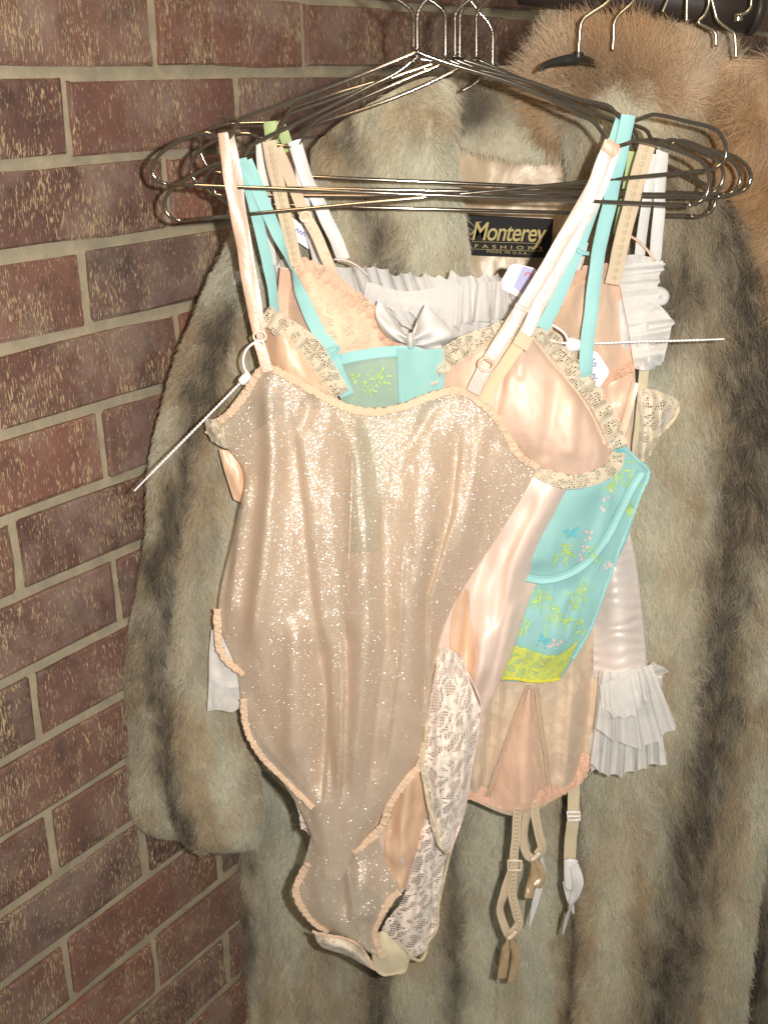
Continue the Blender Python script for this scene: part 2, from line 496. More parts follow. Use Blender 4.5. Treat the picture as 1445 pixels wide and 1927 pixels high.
def mat_fur(name, spec=.25, rough=.55):
    k = M(name)
    a = k.n('ShaderNodeAttribute'); a.attribute_name = 'col'
    b = k.bsdf(a.outputs['Color'], rough, spec, sheen=.0)
    tr = k.n('ShaderNodeBsdfTranslucent'); k.set(tr.inputs[0], a.outputs['Color'])
    return k.done(k.mixs(.22, b, tr.outputs[0]))

MAT = {}
MAT['brick'] = mat_brick(); MAT['mortar'] = mat_mortar()
MAT['chrome'] = mat_metal('nickel_wire', (.42, .355, .29), .07)
MAT['hook_metal'] = mat_metal('brassy_hook', (.60, .52, .38), .2)
MAT['black_plastic'] = mat_plain('black_plastic', (.02, .018, .016), .35, .5)
MAT['rail'] = mat_plain('dark_rail', (.03, .022, .018), .45, .4)
MAT['shimmer'] = mat_shimmer('peach_shimmer_knit', (.92, .785, .64), .50)
MAT['elastic'] = mat_cloth('peach_elastic', (.84, .63, .46), .85, .15, 620, bump=1.0, var=.16)
MAT['peach_satin'] = mat_satin('peach_satin', (.85, .65, .555), .42, .7, .24, 24, gloss=.17)
MAT['deep_satin'] = mat_satin('apricot_satin', (.74, .49, .33), .46, .5, .26, 24, gloss=.12)
MAT['cup_satin'] = mat_satin('cup_lining_satin', (.76, .53, .41), .52, .5, .22, 22, gloss=.09)
MAT['pink_ribbon'] = mat_satin('pale_pink_ribbon', (.68, .53, .465), .38, .7, .22, 90, gloss=.13)
MAT['peach_ribbon'] = mat_satin('peach_ribbon', (.69, .47, .345), .40, .6, .25, 90, gloss=.12)
MAT['white_ribbon'] = mat_satin('white_satin', (.74, .72, .705), .30, .9, .14, 40, gloss=.14)
MAT['cream_elastic'] = mat_cloth('cream_elastic', (.74, .64, .44), .75, .2, 900)
MAT['blue_cloth'] = mat_cloth('aqua_cloth', (.33, .60, .585), .65, .3, 1200, bump=.15, sheen=.1, trans=.15)
MAT['blue_strap'] = mat_cloth('aqua_elastic', (.33, .615, .61), .6, .35, 800, bump=.3, trans=.1)
MAT['blue_sheer'] = mat_cloth('aqua_sheer', (.46, .62, .52), .7, .2, 1000, alpha=.72, bump=.2)
MAT['yellow_lace'] = mat_lace('yellow_lace', (.58, .64, .13), 420, 150, .36, .15)
MAT['grey_lace'] = mat_lace('beige_grey_lace', (.60, .52, .39), 520, 200, .34, .15)
MAT['ivory_lace'] = mat_lace('ivory_lace', (.88, .77, .68), 400, 80, .27, .13)
MAT['cream_lace'] = mat_lace('cream_lace', (.78, .68, .54), 420, 110, .45, .16)
MAT['peach_net'] = mat_lace('peach_net', (.82, .58, .42), 620, 60, .30, .28)
MAT['peach_lace'] = mat_lace('peach_stretch_lace', (.72, .44, .31), 520, 170, .46, .20)
MAT['corset_channel'] = mat_cloth('peach_tape', (.70, .50, .37), .7, .25, 900, bump=.6)
MAT['corset_satin'] = mat_satin('dusty_peach_satin', (.76, .50, .36), .42, .7, .28, 36, gloss=.16)
MAT['corset_strap'] = mat_cloth('beige_elastic', (.74, .60, .44), .75, .25, 900)
MAT['garter_bow'] = mat_satin('tan_satin_ribbon', (.42, .28, .14), .3, .9, .3, 60)
MAT['organza'] = mat_cloth('white_organza', (.92, .90, .88), .6, .4, 1300, alpha=.80, bump=.9, sheen=.3, trans=.28)
MAT['pinkish_white'] = mat_satin('pinkish_white_satin', (.82, .72, .66), .36, .6, .12, 50)
MAT['lining'] = mat_satin('coat_lining_satin', (.62, .47, .31), .42, .6, .3, 18, gloss=.14)
MAT['label_black'] = mat_cloth('black_woven_label', (.012, .011, .012), .7, .3, 1800, trans=0)
MAT['gold_thread'] = mat_cloth('gold_thread', (.50, .40, .16), .55, .4, 2400, trans=0)
MAT['paper'] = mat_plain('tag_card', (.74, .72, .76), .6, .3, 90, .04)
MAT['lilac'] = mat_plain('lilac_print', (.42, .42, .66), .6, .3, 90, .06)
MAT['red_print'] = mat_plain('red_print', (.65, .18, .16), .6, .3, 90, .06)
MAT['ink'] = mat_plain('blue_ink', (.10, .12, .42), .6, .3)
MAT['white_plastic'] = mat_plain('white_plastic', (.82, .80, .80), .32, .5, 90, .04)
MAT['clear_plastic'] = mat_plain('pearl_plastic', (.74, .62, .48), .25, .6, 90, .05)
MAT['green_cloth'] = mat_cloth('pale_green_satin', (.48, .60, .28), .5, .4, 900)
MAT['green_label'] = mat_cloth('grey_green_care_label', (.16, .34, .20), .7, .2, 900, trans=0)
MAT['gusset'] = mat_cloth('cream_cotton', (.82, .73, .53), .8, .2, 900)
MAT['leaf_green'] = mat_plain('leaf_print', (.42, .58, .20), .75, .15, 260, .40)
MAT['pink_print'] = mat_plain('pink_print', (.70, .50, .51), .75, .15, 300, .2)
MAT['teal_print'] = mat_plain('teal_print', (.14, .46, .52), .75, .15, 300, .3)
MAT['fur'] = mat_fur('fur_strand'); MAT['hide'] = mat_fur('fur_hide', .1, .9)

def mat_brocade():
    k = M('beige_brocade'); co = k.coord()
    f = k.voro(k.vmath('ADD', co, k.vmath('SCALE', k.noise(co, 60, 2, out='Color'), scale=.02)), 95, 'SMOOTH_F1')
    fl = k.ramp(f, [(.30, 1.0), (.42, 0.0)])
    c = k.mix(fl, (.64, .49, .36), (.70, .545, .40))
    r = k.math('ADD', .36, k.math('MULTIPLY', fl, .25))
    return k.done(k.bsdf(c, r, .6, normal=k.bump(k.math('ADD', k.noise(co, 30, 3), k.math('MULTIPLY', fl, .15)), .3, .004), sheen=.1, aniso=.3))
MAT['brocade'] = mat_brocade()

# ------------------------------------------------------------------ brick wall
PHI, WD, WZ0, WU0 = 0.580, 0.7658, 0.0215, 0.6239
dw = np.array([math.sin(PHI), math.cos(PHI), 0.0]); nw = np.array([math.cos(PHI), -math.sin(PHI), 0.0])
COURSE, BRICK = 0.0677, 0.213
wall = thing('brick_wall', 'red-brown scratched brick wall with pale mortar behind the clothes', 'wall', tuple(np.append((-WD * nw)[:2], 0)))
wall.rotation_euler = (0, 0, math.atan2(dw[1], dw[0]))

def brick_mesh(i, L):
    r = np.random.default_rng(100 + i)
    H, D, ch = COURSE - .0098, .05, .0022
    xs = np.array([-L / 2, -L / 2 + ch, -L / 6, L / 6, L / 2 - ch, L / 2]); zs = np.array([-H / 2, -H / 2 + ch, 0, H / 2 - ch, H / 2])
    V = []; F = []
    for zi, z in enumerate(zs):
        for xi, x in enumerate(xs):
            edge = xi in (0, 5) or zi in (0, 4)
            V.append((x + r.normal(0, .0007), (-ch * .8 if edge else 0) + r.normal(0, .0005), z + r.normal(0, .0006)))
    F = [(i * 6 + j, i * 6 + j + 1, (i + 1) * 6 + j + 1, (i + 1) * 6 + j) for i in range(4) for j in range(5)]
    V = [(x, -y, z) for x, y, z in V]     # face looks along local -y
    F0 = len(V)
    rim = [0, 1, 2, 3, 4, 5, 11, 17, 23, 29, 28, 27, 26, 25, 24, 18, 12, 6]
    for k in rim:
        V.append((V[k][0], D, V[k][2]))
    for a in range(len(rim)):
        b = (a + 1) % len(rim)
        F.append((rim[b], rim[a], F0 + a, F0 + b))
    me = bpy.data.meshes.new('brick'); me.from_pydata(V, [], F); me.materials.append(MAT['brick'])
    return me
# local axes of the wall: x runs along the courses, y goes into the wall, z is up
BM = [brick_mesh(i, BRICK - .0098) for i in range(7)]
for row in range(-3, 18):
    zc = CAM_Z + WZ0 - (row + .5) * COURSE
    par = 1 if row % 2 == 0 else 0
    for k in range(-6, 16):
        ul = WU0 + (par + 2 * k) * BRICK / 2
        uc = ul + BRICK / 2
        if uc < -.35 + .62 or uc > 3.0 or (uc > 1.55 and row > 4):
            continue
        b = link('brick', BM[(row * 5 + k * 3) % 7], wall)
        b.location = (uc + random.gauss(0, .0009), random.gauss(0, .0007), zc + random.gauss(0, .0006))
        b.rotation_euler = (random.gauss(0, .006), random.gauss(0, .0035), random.gauss(0, .004))
def mortar():
    us = np.arange(.1, 3.1, .012); zs = np.arange(CAM_Z + .28, CAM_Z - 1.28, -.0075)
    U, Z = np.meshgrid(us, zs)
    dep = .0045 + .0012 * fbm(np.stack([U * 60, Z * 90, 0 * U], -1), 3)
    V = np.stack([U, dep, Z], -1).reshape(-1, 3)
    me = bpy.data.meshes.new('mortar'); me.from_pydata([tuple(v) for v in V], [], grid_faces(*U.shape))
    me.polygons.foreach_set('use_smooth', np.ones(len(me.polygons), bool))
    me.materials.append(MAT['mortar'])
    m = link('mortar', me, wall)
    s = m.modifiers.new('thickness', 'SOLIDIFY'); s.thickness = .03; s.offset = -1
mortar()

# ------------------------------------------------------------------ fur
CREAM = np.array([.83, .80, .645]); TAN = np.array([.63, .48, .30]); DARK = np.array([.085, .072, .058]); GREY = np.array([.57, .59, .49])

def fur_color(X, Y, stripes, seed, tan=.12, grey=.45, per=True, pal=None, dark_base=0.03, spots=()):
    cream, tn, dk, gr = pal or (CREAM, TAN, DARK, GREY)
    n = len(X)
    p = np.stack([X / 46., Y / 105., 0 * X], -1)
    nz = fbm(p, seed); nz2 = fbm(p * 1.7 + 31, seed + 2); nz3 = fbm(p * 4.0, seed + 5)
    wd = np.full(n, dark_base) + .28 * np.clip(nz3 - .28, 0, 1); wt = np.clip(tan + .75 * nz, 0, .9)
    for pts, w, a in stripes:
        pts = np.asarray(pts, float)
        w = w * 1.45; a = a * .84
        xc = np.interp(Y, pts[:, 1], pts[:, 0]) + 22 * nz2
        y0, y1 = pts[0, 1], pts[-1, 1]
        fade = np.clip((Y - y0) / 60 + 1, 0, 1) * np.clip((y1 - Y) / 60 + 1, 0, 1)
        g = np.exp(-((X - xc) / (w * (1 + .35 * nz))) ** 2) * fade
        wd = wd + a * g * (1 + .5 * nz3)
        wt = wt + .55 * a * np.exp(-((X - xc) / (w * 2.3)) ** 2) * fade
    wg = np.clip(grey * (.5 + nz2), 0, .8)
    wd = np.clip(wd, 0, .92); wt = np.clip(wt, 0, .85)
    if per:
        r = rng.random(n); r2 = rng.random(n)
        soft = rng.normal(0, .16, n)
        a = np.clip(wd * (.72 + .5 * r) + (r > .93) * .25, 0, 1)[:, None]
        b = np.clip(wt * (.5 + r2) + soft * .5, 0, 1)[:, None]
    else:
        a, b = wd[:, None], wt[:, None]
    c = cream * (1 - wg[:, None]) + gr * wg[:, None]
    c = c * (1 - b) + tn * b
    c = c * (1 - a) + dk * a
    for sx, sy, sr, sc_, sw in spots:
        g = (sw * np.exp(-(((X - sx) / sr) ** 2 + ((Y - sy) / sr) ** 2) ** 1.3) * (1 + .5 * nz))[:, None]
        g = np.clip(g, 0, 1); c = c * (1 - g) + np.asarray(sc_) * g
    if per:
        c = c * rng.uniform(.86, 1.12, (n, 1))
    return np.clip(c, .01, .9)

def fur(parent, P, X, Y, n, stripes, seed, length=.018, lift=.55, comb=(0, 0, -1), jit=.35, K=5, rad=.00017, closed=False, clump=.85, **colkw):
    nv, nu = X.shape
    A = np.linalg.norm(np.cross(P[1:, :-1] - P[:-1, :-1], P[:-1, 1:] - P[:-1, :-1]), axis=2).ravel()
    cell = rng.choice(len(A), n, p=A / A.sum())
    ci, cj = cell // (nu - 1), cell % (nu - 1)
    fu, fv = rng.random(n), rng.random(n)
    def bil(G):
        if G.ndim == 2: a, b = fu, fv
        else: a, b = fu[:, None], fv[:, None]
        return (G[ci, cj] * (1 - a) + G[ci, cj + 1] * a) * (1 - b) + (G[ci + 1, cj] * (1 - a) + G[ci + 1, cj + 1] * a) * b
    Nn = np.cross(np.gradient(P, axis=0), np.gradient(P, axis=1)); Nn /= np.linalg.norm(Nn, axis=2)[..., None] + 1e-12
    p, N, x, y = bil(P), bil(Nn), bil(X), bil(Y)
    N /= np.linalg.norm(N, axis=1)[:, None] + 1e-12
    comb = np.asarray(comb(x, y) if callable(comb) else comb, float)
    if comb.ndim == 1: comb = np.tile(comb, (n, 1))
    cl = np.stack([fbm(p * 55, seed + 40 + i, 2) for i in range(3)], -1) * clump + np.stack([fbm(p * 190, seed + 50 + i, 2) for i in range(3)], -1) * clump * .6
    T = comb + cl + rng.normal(0, jit, (n, 3))
    T -= N * (T * N).sum(1)[:, None]
    T /= np.linalg.norm(T, axis=1)[:, None] + 1e-9
    Lh = length * rng.uniform(.6, 1.15, n) * (1 + .25 * fbm(p * 70, seed + 70, 2))
    lf = np.clip(lift + .22 * fbm(p * 40, seed + 60, 2) + rng.normal(0, .08, n), .12, 1.1)
    s = np.linspace(0, 1, K)
    pos = p[:, None] + Lh[:, None, None] * (N[:, None] * (lf[:, None] * (s - .38 * s ** 2))[..., None] + T[:, None] * ((1 - .45 * lf)[:, None] * (.45 * s + .55 * s ** 2))[..., None])
    pos = pos + rng.normal(0, 1, pos.shape) * (s ** 1.5)[None, :, None] * .0006
    col = fur_color(x, y, stripes, seed, **colkw)
    base = wloc(parent)
    hc = bpy.data.hair_curves.new('fur')
    hc.add_curves([K] * n)
    hc.attributes['position'].data.foreach_set('vector', (pos - base).astype(np.float32).ravel()) if 'position' in hc.attributes else None
    ra = hc.attributes.get('radius') or hc.attributes.new('radius', 'FLOAT', 'POINT')
    ra.data.foreach_set('value', np.tile(rad * np.array([1, 1, .9, .7, .25])[:K] if K == 5 else rad * np.linspace(1, .3, K), n).astype(np.float32))
    ca = hc.attributes.new('col', 'FLOAT_COLOR', 'POINT')
    ca.data.foreach_set('color', np.repeat(np.c_[col, np.ones(n)], K, axis=0).astype(np.float32).ravel())
    hc.materials.append(MAT['fur'])
    o = link('fur', hc, parent)
    o['kind'] = 'stuff'
    return o

def fur_part(name, S, coat, n, stripes, seed, thick=.006, **kw):
    ck = {k: kw[k] for k in ('tan', 'grey', 'pal', 'dark_base', 'spots') if k in kw}
    cols = fur_color(S.X.ravel(), S.Y.ravel(), stripes, seed, per=False, **ck) * .8
    o = mesh_obj(name, S.P, grid_faces(S.nv, S.nu), MAT['hide'], coat, colors=cols)
    m = o.modifiers.new('thickness', 'SOLIDIFY'); m.thickness = thick; m.offset = -1
    fur(o, S.P, S.X, S.Y, n, stripes, seed, **kw)
    return o

COAT_Y = 1.095
coat = thing('fur_coat', 'long cream, tan and black striped fur coat with a black gold-lettered neck label', 'coat', at(900, 1927, COAT_Y))
st_left = [([(640, 200), (660, 260), (690, 330), (715, 450), (740, 560), (760, 900), (730, 1500), (700, 2100)], 22, .75),
           ([(455, 1500), (458, 2100)], 13, .8), ([(620, 1560), (590, 2100)], 30, .3), ([(850, 1450), (850, 2100)], 16, .6), ([(590, 190), (580, 420)], 20, .3)]  # stripes low down the edge and folds are partly fold shade painted into the fur
folds_l = [([(700, 1300), (690, 2200)], 26, .020), ([(620, 1300), (575, 2200)], 50, -.022), ([(490, 1400), (500, 2200)], 24, .018), ([(780, 1300), (775, 2200)], 44, -.022), ([(862, 1350), (850, 2200)], 20, .026),
           ([(655, 180), (735, 700)], 38, .010), ([(800, 140), (860, 700)], 60, -.014)]
SL = patch([[(600, 270, .06), (632, 236, .03), (695, 196, .01), (760, 160, .005), (812, 144, .01), (848, 152, .03)],
            [(590, 330, .06), (622, 320, .02), (695, 300, 0), (775, 295, -.01), (820, 292, -.01), (854, 300, .02)],
            [(560, 440, .06), (605, 440, .02), (690, 435, 0), (780, 435, -.01), (835, 440, -.015), (872, 450, .01)],
            [(505, 700, .05), (580, 700, .02), (690, 700, 0), (800, 700, -.005), (865, 700, -.005), (912, 700, .015)],
            [(478, 1100, .05), (570, 1100, .02), (680, 1100, 0), (790, 1100, 0), (880, 1100, 0), (945, 1100, .01)],
            [(455, 1500, .05), (560, 1500, .015), (680, 1500, 0), (790, 1500, 0), (880, 1500, 0), (945, 1500, .01)],
            [(450, 1800, .05), (550, 1800, .01), (670, 1800, 0), (780, 1800, 0), (870, 1800, 0), (930, 1800, .01)],
            [(448, 2150, .05), (540, 2150, .01), (660, 2150, 0), (770, 2150, 0), (860, 2150, 0), (920, 2150, .01)]], COAT_Y, 70, 120, folds_l, .008, 60, 4)
fur_part('front_panel', SL, coat, 140000, st_left, 21, spots=[(810, 240, 40, TAN, .5), (850, 470, 30, TAN * 1.05, .4), (750, 330, 70, CREAM, .7), (820, 430, 50, CREAM, .5)])
st_right = [([(1330, 240), (1360, 330), (1395, 520), (1400, 800), (1372, 1100), (1335, 1400), (1290, 1650), (1240, 1927), (1215, 2150)], 40, .95),
            ([(1120, 330), (1160, 420), (1235, 520), (1260, 640)], 40, .55), ([(1450, 500), (1455, 1000)], 20, .8), ([(1075, 1500), (1070, 2150)], 10, .75), ([(1240, 300), (1290, 420), (1300, 560)], 36, .5)]  # thin lowest stripe follows a fold, partly its shade put into the fur colour
folds_r = [([(1078, 1350), (1072, 2200)], 18, .024), ([(1000, 1350), (985, 2200)], 40, -.016), ([(1160, 600), (1180, 1300), (1150, 2200)], 60, -.020), ([(1290, 500), (1300, 1300), (1235, 2200)], 40, -.008),
           ([(1400, 500), (1345, 1400), (1290, 2200)], 40, .012), ([(1425, 700), (1415, 1300), (1370, 1900)], 40, -.016)]
SR = patch([[(1020, 165, .03), (1080, 120, .01), (1160, 98, 0), (1240, 108, .0), (1310, 150, .01), (1380, 215, .03), (1440, 270, .05)],
            [(1070, 290, .03), (1110, 280, 0), (1170, 270, -.01), (1240, 270, -.01), (1310, 290, 0), (1390, 320, .02), (1470, 350, .05)],
            [(1062, 450, .03), (1110, 450, .0), (1170, 450, -.01), (1240, 450, -.01), (1320, 450, -.01), (1410, 460, .01), (1490, 480, .04)],
            [(1010, 700, .03), (1080, 700, .01), (1160, 700, 0), (1240, 700, -.005), (1320, 700, -.01), (1410, 700, 0), (1490, 700, .04)],
            [(950, 1100, .03), (1040, 1100, .01), (1130, 1100, .0), (1220, 1100, 0), (1310, 1100, 0), (1400, 1100, 0), (1470, 1100, .04)],
            [(900, 1500, .02), (990, 1500, .01), (1090, 1500, .0), (1190, 1500, 0), (1290, 1500, 0), (1380, 1500, .01), (1445, 1500, .04)],
            [(875, 1800, .02), (970, 1800, .01), (1070, 1800, .0), (1170, 1800, 0), (1270, 1800, 0), (1350, 1800, .01), (1412, 1800, .04)],
            [(855, 2150, .02), (950, 2150, .01), (1050, 2150, .0), (1150, 2150, 0), (1240, 2150, 0), (1310, 2150, .01), (1370, 2150, .04)]], COAT_Y + .005, 80, 120, folds_r, .008, 60, 8)
fur_part('front_panel', SR, coat, 165000, st_right, 33, tan=.14, spots=[(1060, 190, 60, DARK * 2.2, .6), (1200, 190, 70, CREAM, .7), (1330, 300, 50, TAN * .9, .7), (1110, 260, 40, TAN * .7, .5), (1230, 1000, 70, CREAM, .5)])

# sleeve: a tube hanging beside the wall, creased lengthwise, closed by a turned cuff
def sleeve():
    rows = [(560, 330, 1.085, 62, .030), (500, 480, 1.062, 70, .038), (440, 640, 1.050, 88, .042), (405, 800, 1.040, 98, .042), (385, 1000, 1.033, 106, .042), (372, 1200, 1.029, 118, .042),
            (366, 1400, 1.028, 122, .042), (366, 1500, 1.028, 122, .042), (372, 1555, 1.028, 114, .040), (380, 1583, 1.023, 94, .032), (386, 1594, 1.024, 60, .02), (388, 1597, 1.025, 12, .004)]
    C = cr_interp(rows, 90); nu = 64
    th = np.linspace(-math.pi * .5 - .2, math.pi * 1.5 - .2, nu)       # starts at the back
    X = []; Y = []; D = []
    for cx, cy, cd, rx, rd in C:
        ct, sn = np.cos(th), np.sin(th)                              # ct: sideways, sn: towards the camera
        crease = np.exp(-((ct + .42) / .12) ** 2) * (sn > 0)
        k = 1 + .0 * th
        low = np.clip((cy - 1350) / 200, 0, 1) * np.clip((-.30 - ct) / .2, 0, 1)
        X.append(cx + rx * ct * (1 + .04 * np.sin(cy / 60)))
        Y.append(cy - 22 * low + 14 * np.clip(ct, 0, 1) * np.clip((cy - 1500) / 60, 0, 1) * 0 + 0 * th)
        D.append(cd - rd * sn * (1 - .42 * crease * np.clip((cy - 500) / 500, .2, 1)) + .0)
    X, Y, D = np.array(X), np.array(Y), np.array(D)
    D = D + .005 * fbm(np.stack([X / 60, Y / 120, D * 6], -1), 77)
    return Surf(X[:, ::-1], Y[:, ::-1], D[:, ::-1])
SV = sleeve()
st_sl = [([(420, 600), (345, 850), (305, 1060), (300, 1250), (315, 1450), (345, 1570)], 20, .95), ([(392, 900), (385, 1060), (372, 1250)], 14, .35), ([(450, 500), (400, 800)], 18, .3), ([(255, 1200), (245, 1600)], 12, .3)]
fur_part('sleeve', SV, coat, 80000, st_sl, 51, thick=.002, length=.013, tan=.28, pal=(CREAM * .84, TAN * .8, DARK, GREY * .84))

# back of the neck: inside collar of fur above the satin lining
SN = patch([[(835, 150, .0), (900, 128, .02), (970, 124, .03), (1040, 136, .02), (1105, 160, .0)],
            [(850, 205, .0), (905, 196, .015), (970, 196, .02), (1040, 206, .015), (1100, 220, .0)],
            [(858, 262, .005), (905, 276, .02), (970, 288, .025), (1035, 292, .02), (1090, 280, .005)]], COAT_Y + .045, 40, 24, (), .006, 40, 12)
fur_part('collar', SN, coat, 16000, [([(880, 140), (885, 205)], 30, .8), ([(960, 120), (985, 220)], 30, .35)], 61, length=.015, tan=.35, spots=[(960, 250, 60, CREAM, .6), (890, 190, 35, DARK * 1.5, .8)])
SLI = patch([[(845, 268, .0), (905, 274, .01), (970, 284, .012), (1035, 286, .01), (1100, 276, .0)],
             [(850, 330, .0), (905, 332, .012), (970, 336, .015), (1035, 338, .012), (1100, 332, .0)],
             [(855, 430, .0), (905, 432, .012), (970, 434, .014), (1035, 434, .012), (1100, 430, .0)],
             [(860, 640, .0), (905, 640, .01), (970, 640, .012), (1035, 640, .01), (1095, 640, .0)]], COAT_Y + .075, 44, 60,
            [([(780, 318), (1200, 319)], 9, 0)], .006, 50, 15)
lining = SLI.build('lining', MAT['lining'], coat, .001)
LY = COAT_Y + .07
lab = mesh_obj('neck_label', at([878, 1041, 1034, 888], [404, 412, 486, 480], [LY, LY, LY, LY]), [(0, 3, 2, 1)], MAT['label_black'], coat, smooth=False, thick=.0008)
def text(body, x0, y0, x1, y1, capfrac, mat, parent, shear=0.0, space=1.0, off=0.0, Yd=LY - .0014, name='lettering'):
    cu = bpy.data.curves.new(name, 'FONT'); cu.body = body; cu.shear = shear; cu.space_character = space; cu.offset = off; cu.extrude = .0001
    cu.align_x = 'LEFT'; cu.materials.append(mat)
    tmp = link(name, cu)
    a, b = at(x0, y0, Yd), at(x1, y1, Yd)
    bpy.context.view_layer.update()
    me = bpy.data.meshes.new_from_object(tmp.evaluated_get(bpy.context.evaluated_depsgraph_get()))
    bpy.data.objects.remove(tmp)
    vx = np.array([v.co.x for v in me.vertices]); me.transform(Matrix.Translation((-vx.min(), 0, 0)))
    o = link(name, me, parent)
    bpy.context.view_layer.update()
    w = o.dimensions.x
    L = np.linalg.norm(b - a)
    h = capfrac * .7 / .7
    ang = math.atan2(b[2] - a[2], b[0] - a[0])
    sy = L / w * h
    o.scale = (L / w, sy, 1)
    o.rotation_euler = (math.pi / 2, -ang, 0)
    o.location = tuple(a - wloc(parent))
    return o
text('Monterey', 888, 451, 1027, 455, 1.28, MAT['gold_thread'], lab, shear=.22, space=.92, off=.008)
text('FASHIONS', 893, 466, 1020, 471, .52, MAT['gold_thread'], lab, space=1.75)
text('MADE IN U.S.A.', 916, 475, 993, 479, .72, MAT['gold_thread'], lab, space=1.3)
for (a, b, c, d) in [(888, 454.5, 1010, 458), (890, 468.5, 1022, 473)]:
    ptube('rule_line', [(a, b), (c, d)], LY - .0012, .00022, MAT['gold_thread'], lab, 4, 5)
ptube('letter_flourish', [(879, 441), (886, 441), (893, 432), (900, 419), (905, 418)], LY - .0014, .0005, MAT['gold_thread'], lab, 14, 5)
ptube('letter_flourish', [(1018, 450), (1013, 462), (1003, 469), (1000, 464)], LY - .0014, .00045, MAT['gold_thread'], lab, 14, 5)

# the second coat, its ruddy long-haired collar standing up behind
coat2 = thing('fur_coat', 'ruddy orange-brown fur coat with a tall fluffy collar under the dark rail', 'coat', at(1200, 300, 1.2))
pal2 = (np.array([.78, .62, .44]), np.array([.60, .35, .155]), np.array([.08, .05, .035]), np.array([.58, .48, .35]))
SB = patch([[(1030, 120, .03), (1070, 68, .02), (1120, 42, .01), (1190, 36, .0), (1260, 50, .0), (1310, 90, .02), (1335, 140, .04)],
            [(1035, 135, .01), (1075, 96, -.01), (1120, 80, -.02), (1190, 78, -.025), (1255, 98, -.02), (1305, 135, -.005), (1335, 175, .03)],
            [(1040, 160, .01), (1080, 135, -.015), (1120, 125, -.025), (1185, 128, -.03), (1245, 152, -.025), (1295, 185, -.01), (1340, 215, .02)],
            [(1050, 230, .03), (1085, 215, .01), (1120, 210, .0), (1185, 215, .0), (1245, 240, .0), (1295, 265, .01), (1350, 290, .03)]], 1.13, 50, 30, (), .01, 50, 19)
fur_part('collar', SB, coat2, 42000, [([(1290, 80), (1320, 200)], 20, .3)], 71, length=.052, lift=.72, jit=.30, clump=.9, pal=pal2, tan=.42, grey=.2, rad=.00018, comb=lambda x, y: np.stack([(x - 1190) / 150, 0 * x - .1, (150 - y) / 90 + .15], -1), spots=[(1062, 92, 45, np.array([.80, .68, .52]), .8), (1300, 150, 50, np.array([.86, .74, .58]), .85), (1190, 70, 50, np.array([.55, .29, .12]), .5), (1150, 170, 50, np.array([.36, .24, .15]), .6)])
SB2 = patch([[(1330, 140, .03), (1370, 118, .0), (1420, 112, -.01), (1480, 120, .0), (1540, 140, .03)],
             [(1325, 200, .02), (1370, 190, -.02), (1425, 190, -.03), (1480, 195, -.02), (1550, 200, .02)],
             [(1320, 290, .02), (1375, 285, -.02), (1430, 285, -.03), (1490, 285, -.02), (1560, 290, .02)],
             [(1330, 420, .03), (1385, 420, .0), (1440, 420, -.01), (1500, 420, .0), (1570, 420, .03)],
             [(1345, 650, .05), (1395, 650, .03), (1450, 650, .02), (1510, 650, .02), (1580, 650, .04)]], 1.12, 40, 50, (), .012, 50, 23)
fur_part('shoulder', SB2, coat2, 34000, [([(1400, 330), (1440, 520)], 36, .35), ([(1350, 120), (1365, 230)], 14, .35)], 81, length=.042, lift=.5, jit=.3, clump=.9, spots=[(1370, 170, 30, np.array([.22, .13, .08]), .6), (1420, 350, 40, np.array([.62, .36, .17]), .6)], pal=pal2, tan=.6, grey=.15, comb=(-.7, -.1, -.5))
coat3 = thing('fur_coat', 'dark brown fur coat edge at the lower corner of the rack', 'coat', at(1440, 1900, 1.18))
SB3 = patch([[(1405, 1000, .03), (1450, 1000, .0), (1520, 1000, .02)], [(1400, 1400, .03), (1450, 1400, .0), (1520, 1400, .02)], [(1395, 1700, .03), (1445, 1700, .0), (1520, 1700, .02)], [(1385, 2150, .03), (1435, 2150, .0), (1510, 2150, .02)]], 1.14, 16, 60, (), .012, 50, 29)
fur_part('front_panel', SB3, coat3, 14000, [([(1418, 1640), (1415, 1927)], 26, .9), ([(1445, 1000), (1445, 1300)], 20, .6)], 91, length=.022, pal=(CREAM * .8, TAN * .5, DARK * .7, GREY * .8))

# ------------------------------------------------------------------ rail and coat hangers
rail = thing('clothes_rail', 'dark clothes rail with a small bolt at its end, above the fur coats', 'rail', at(1200, 5, 1.13))
def cyl(name, a, b, r, mat, parent, sides=20):
    a, b = np.asarray(a), np.asarray(b)
    return tube(name, np.linspace(a, b, 6), r, mat, parent, sides)
RA, RB = at(980, -38, 1.10), at(1412, 18, 1.10)
cyl('rail_tube', RA, RB, .019, MAT['rail'], rail)
tube('end_cap', np.array([RB + (RB - RA) / np.linalg.norm(RB - RA) * t for t in (0, .004, .008, .0095)]), np.array([.0205, .0205, .017, .004]), MAT['rail'], rail, 20)
ptube('bolt', [(1388, 26), (1388, 36), (1388, 40)], 1.078, .0042, MAT['hook_metal'], rail, 8, 12)
cyl('arm', at(850, -70, .93), at(1000, -62, 1.15), .008, MAT['rail'], rail)

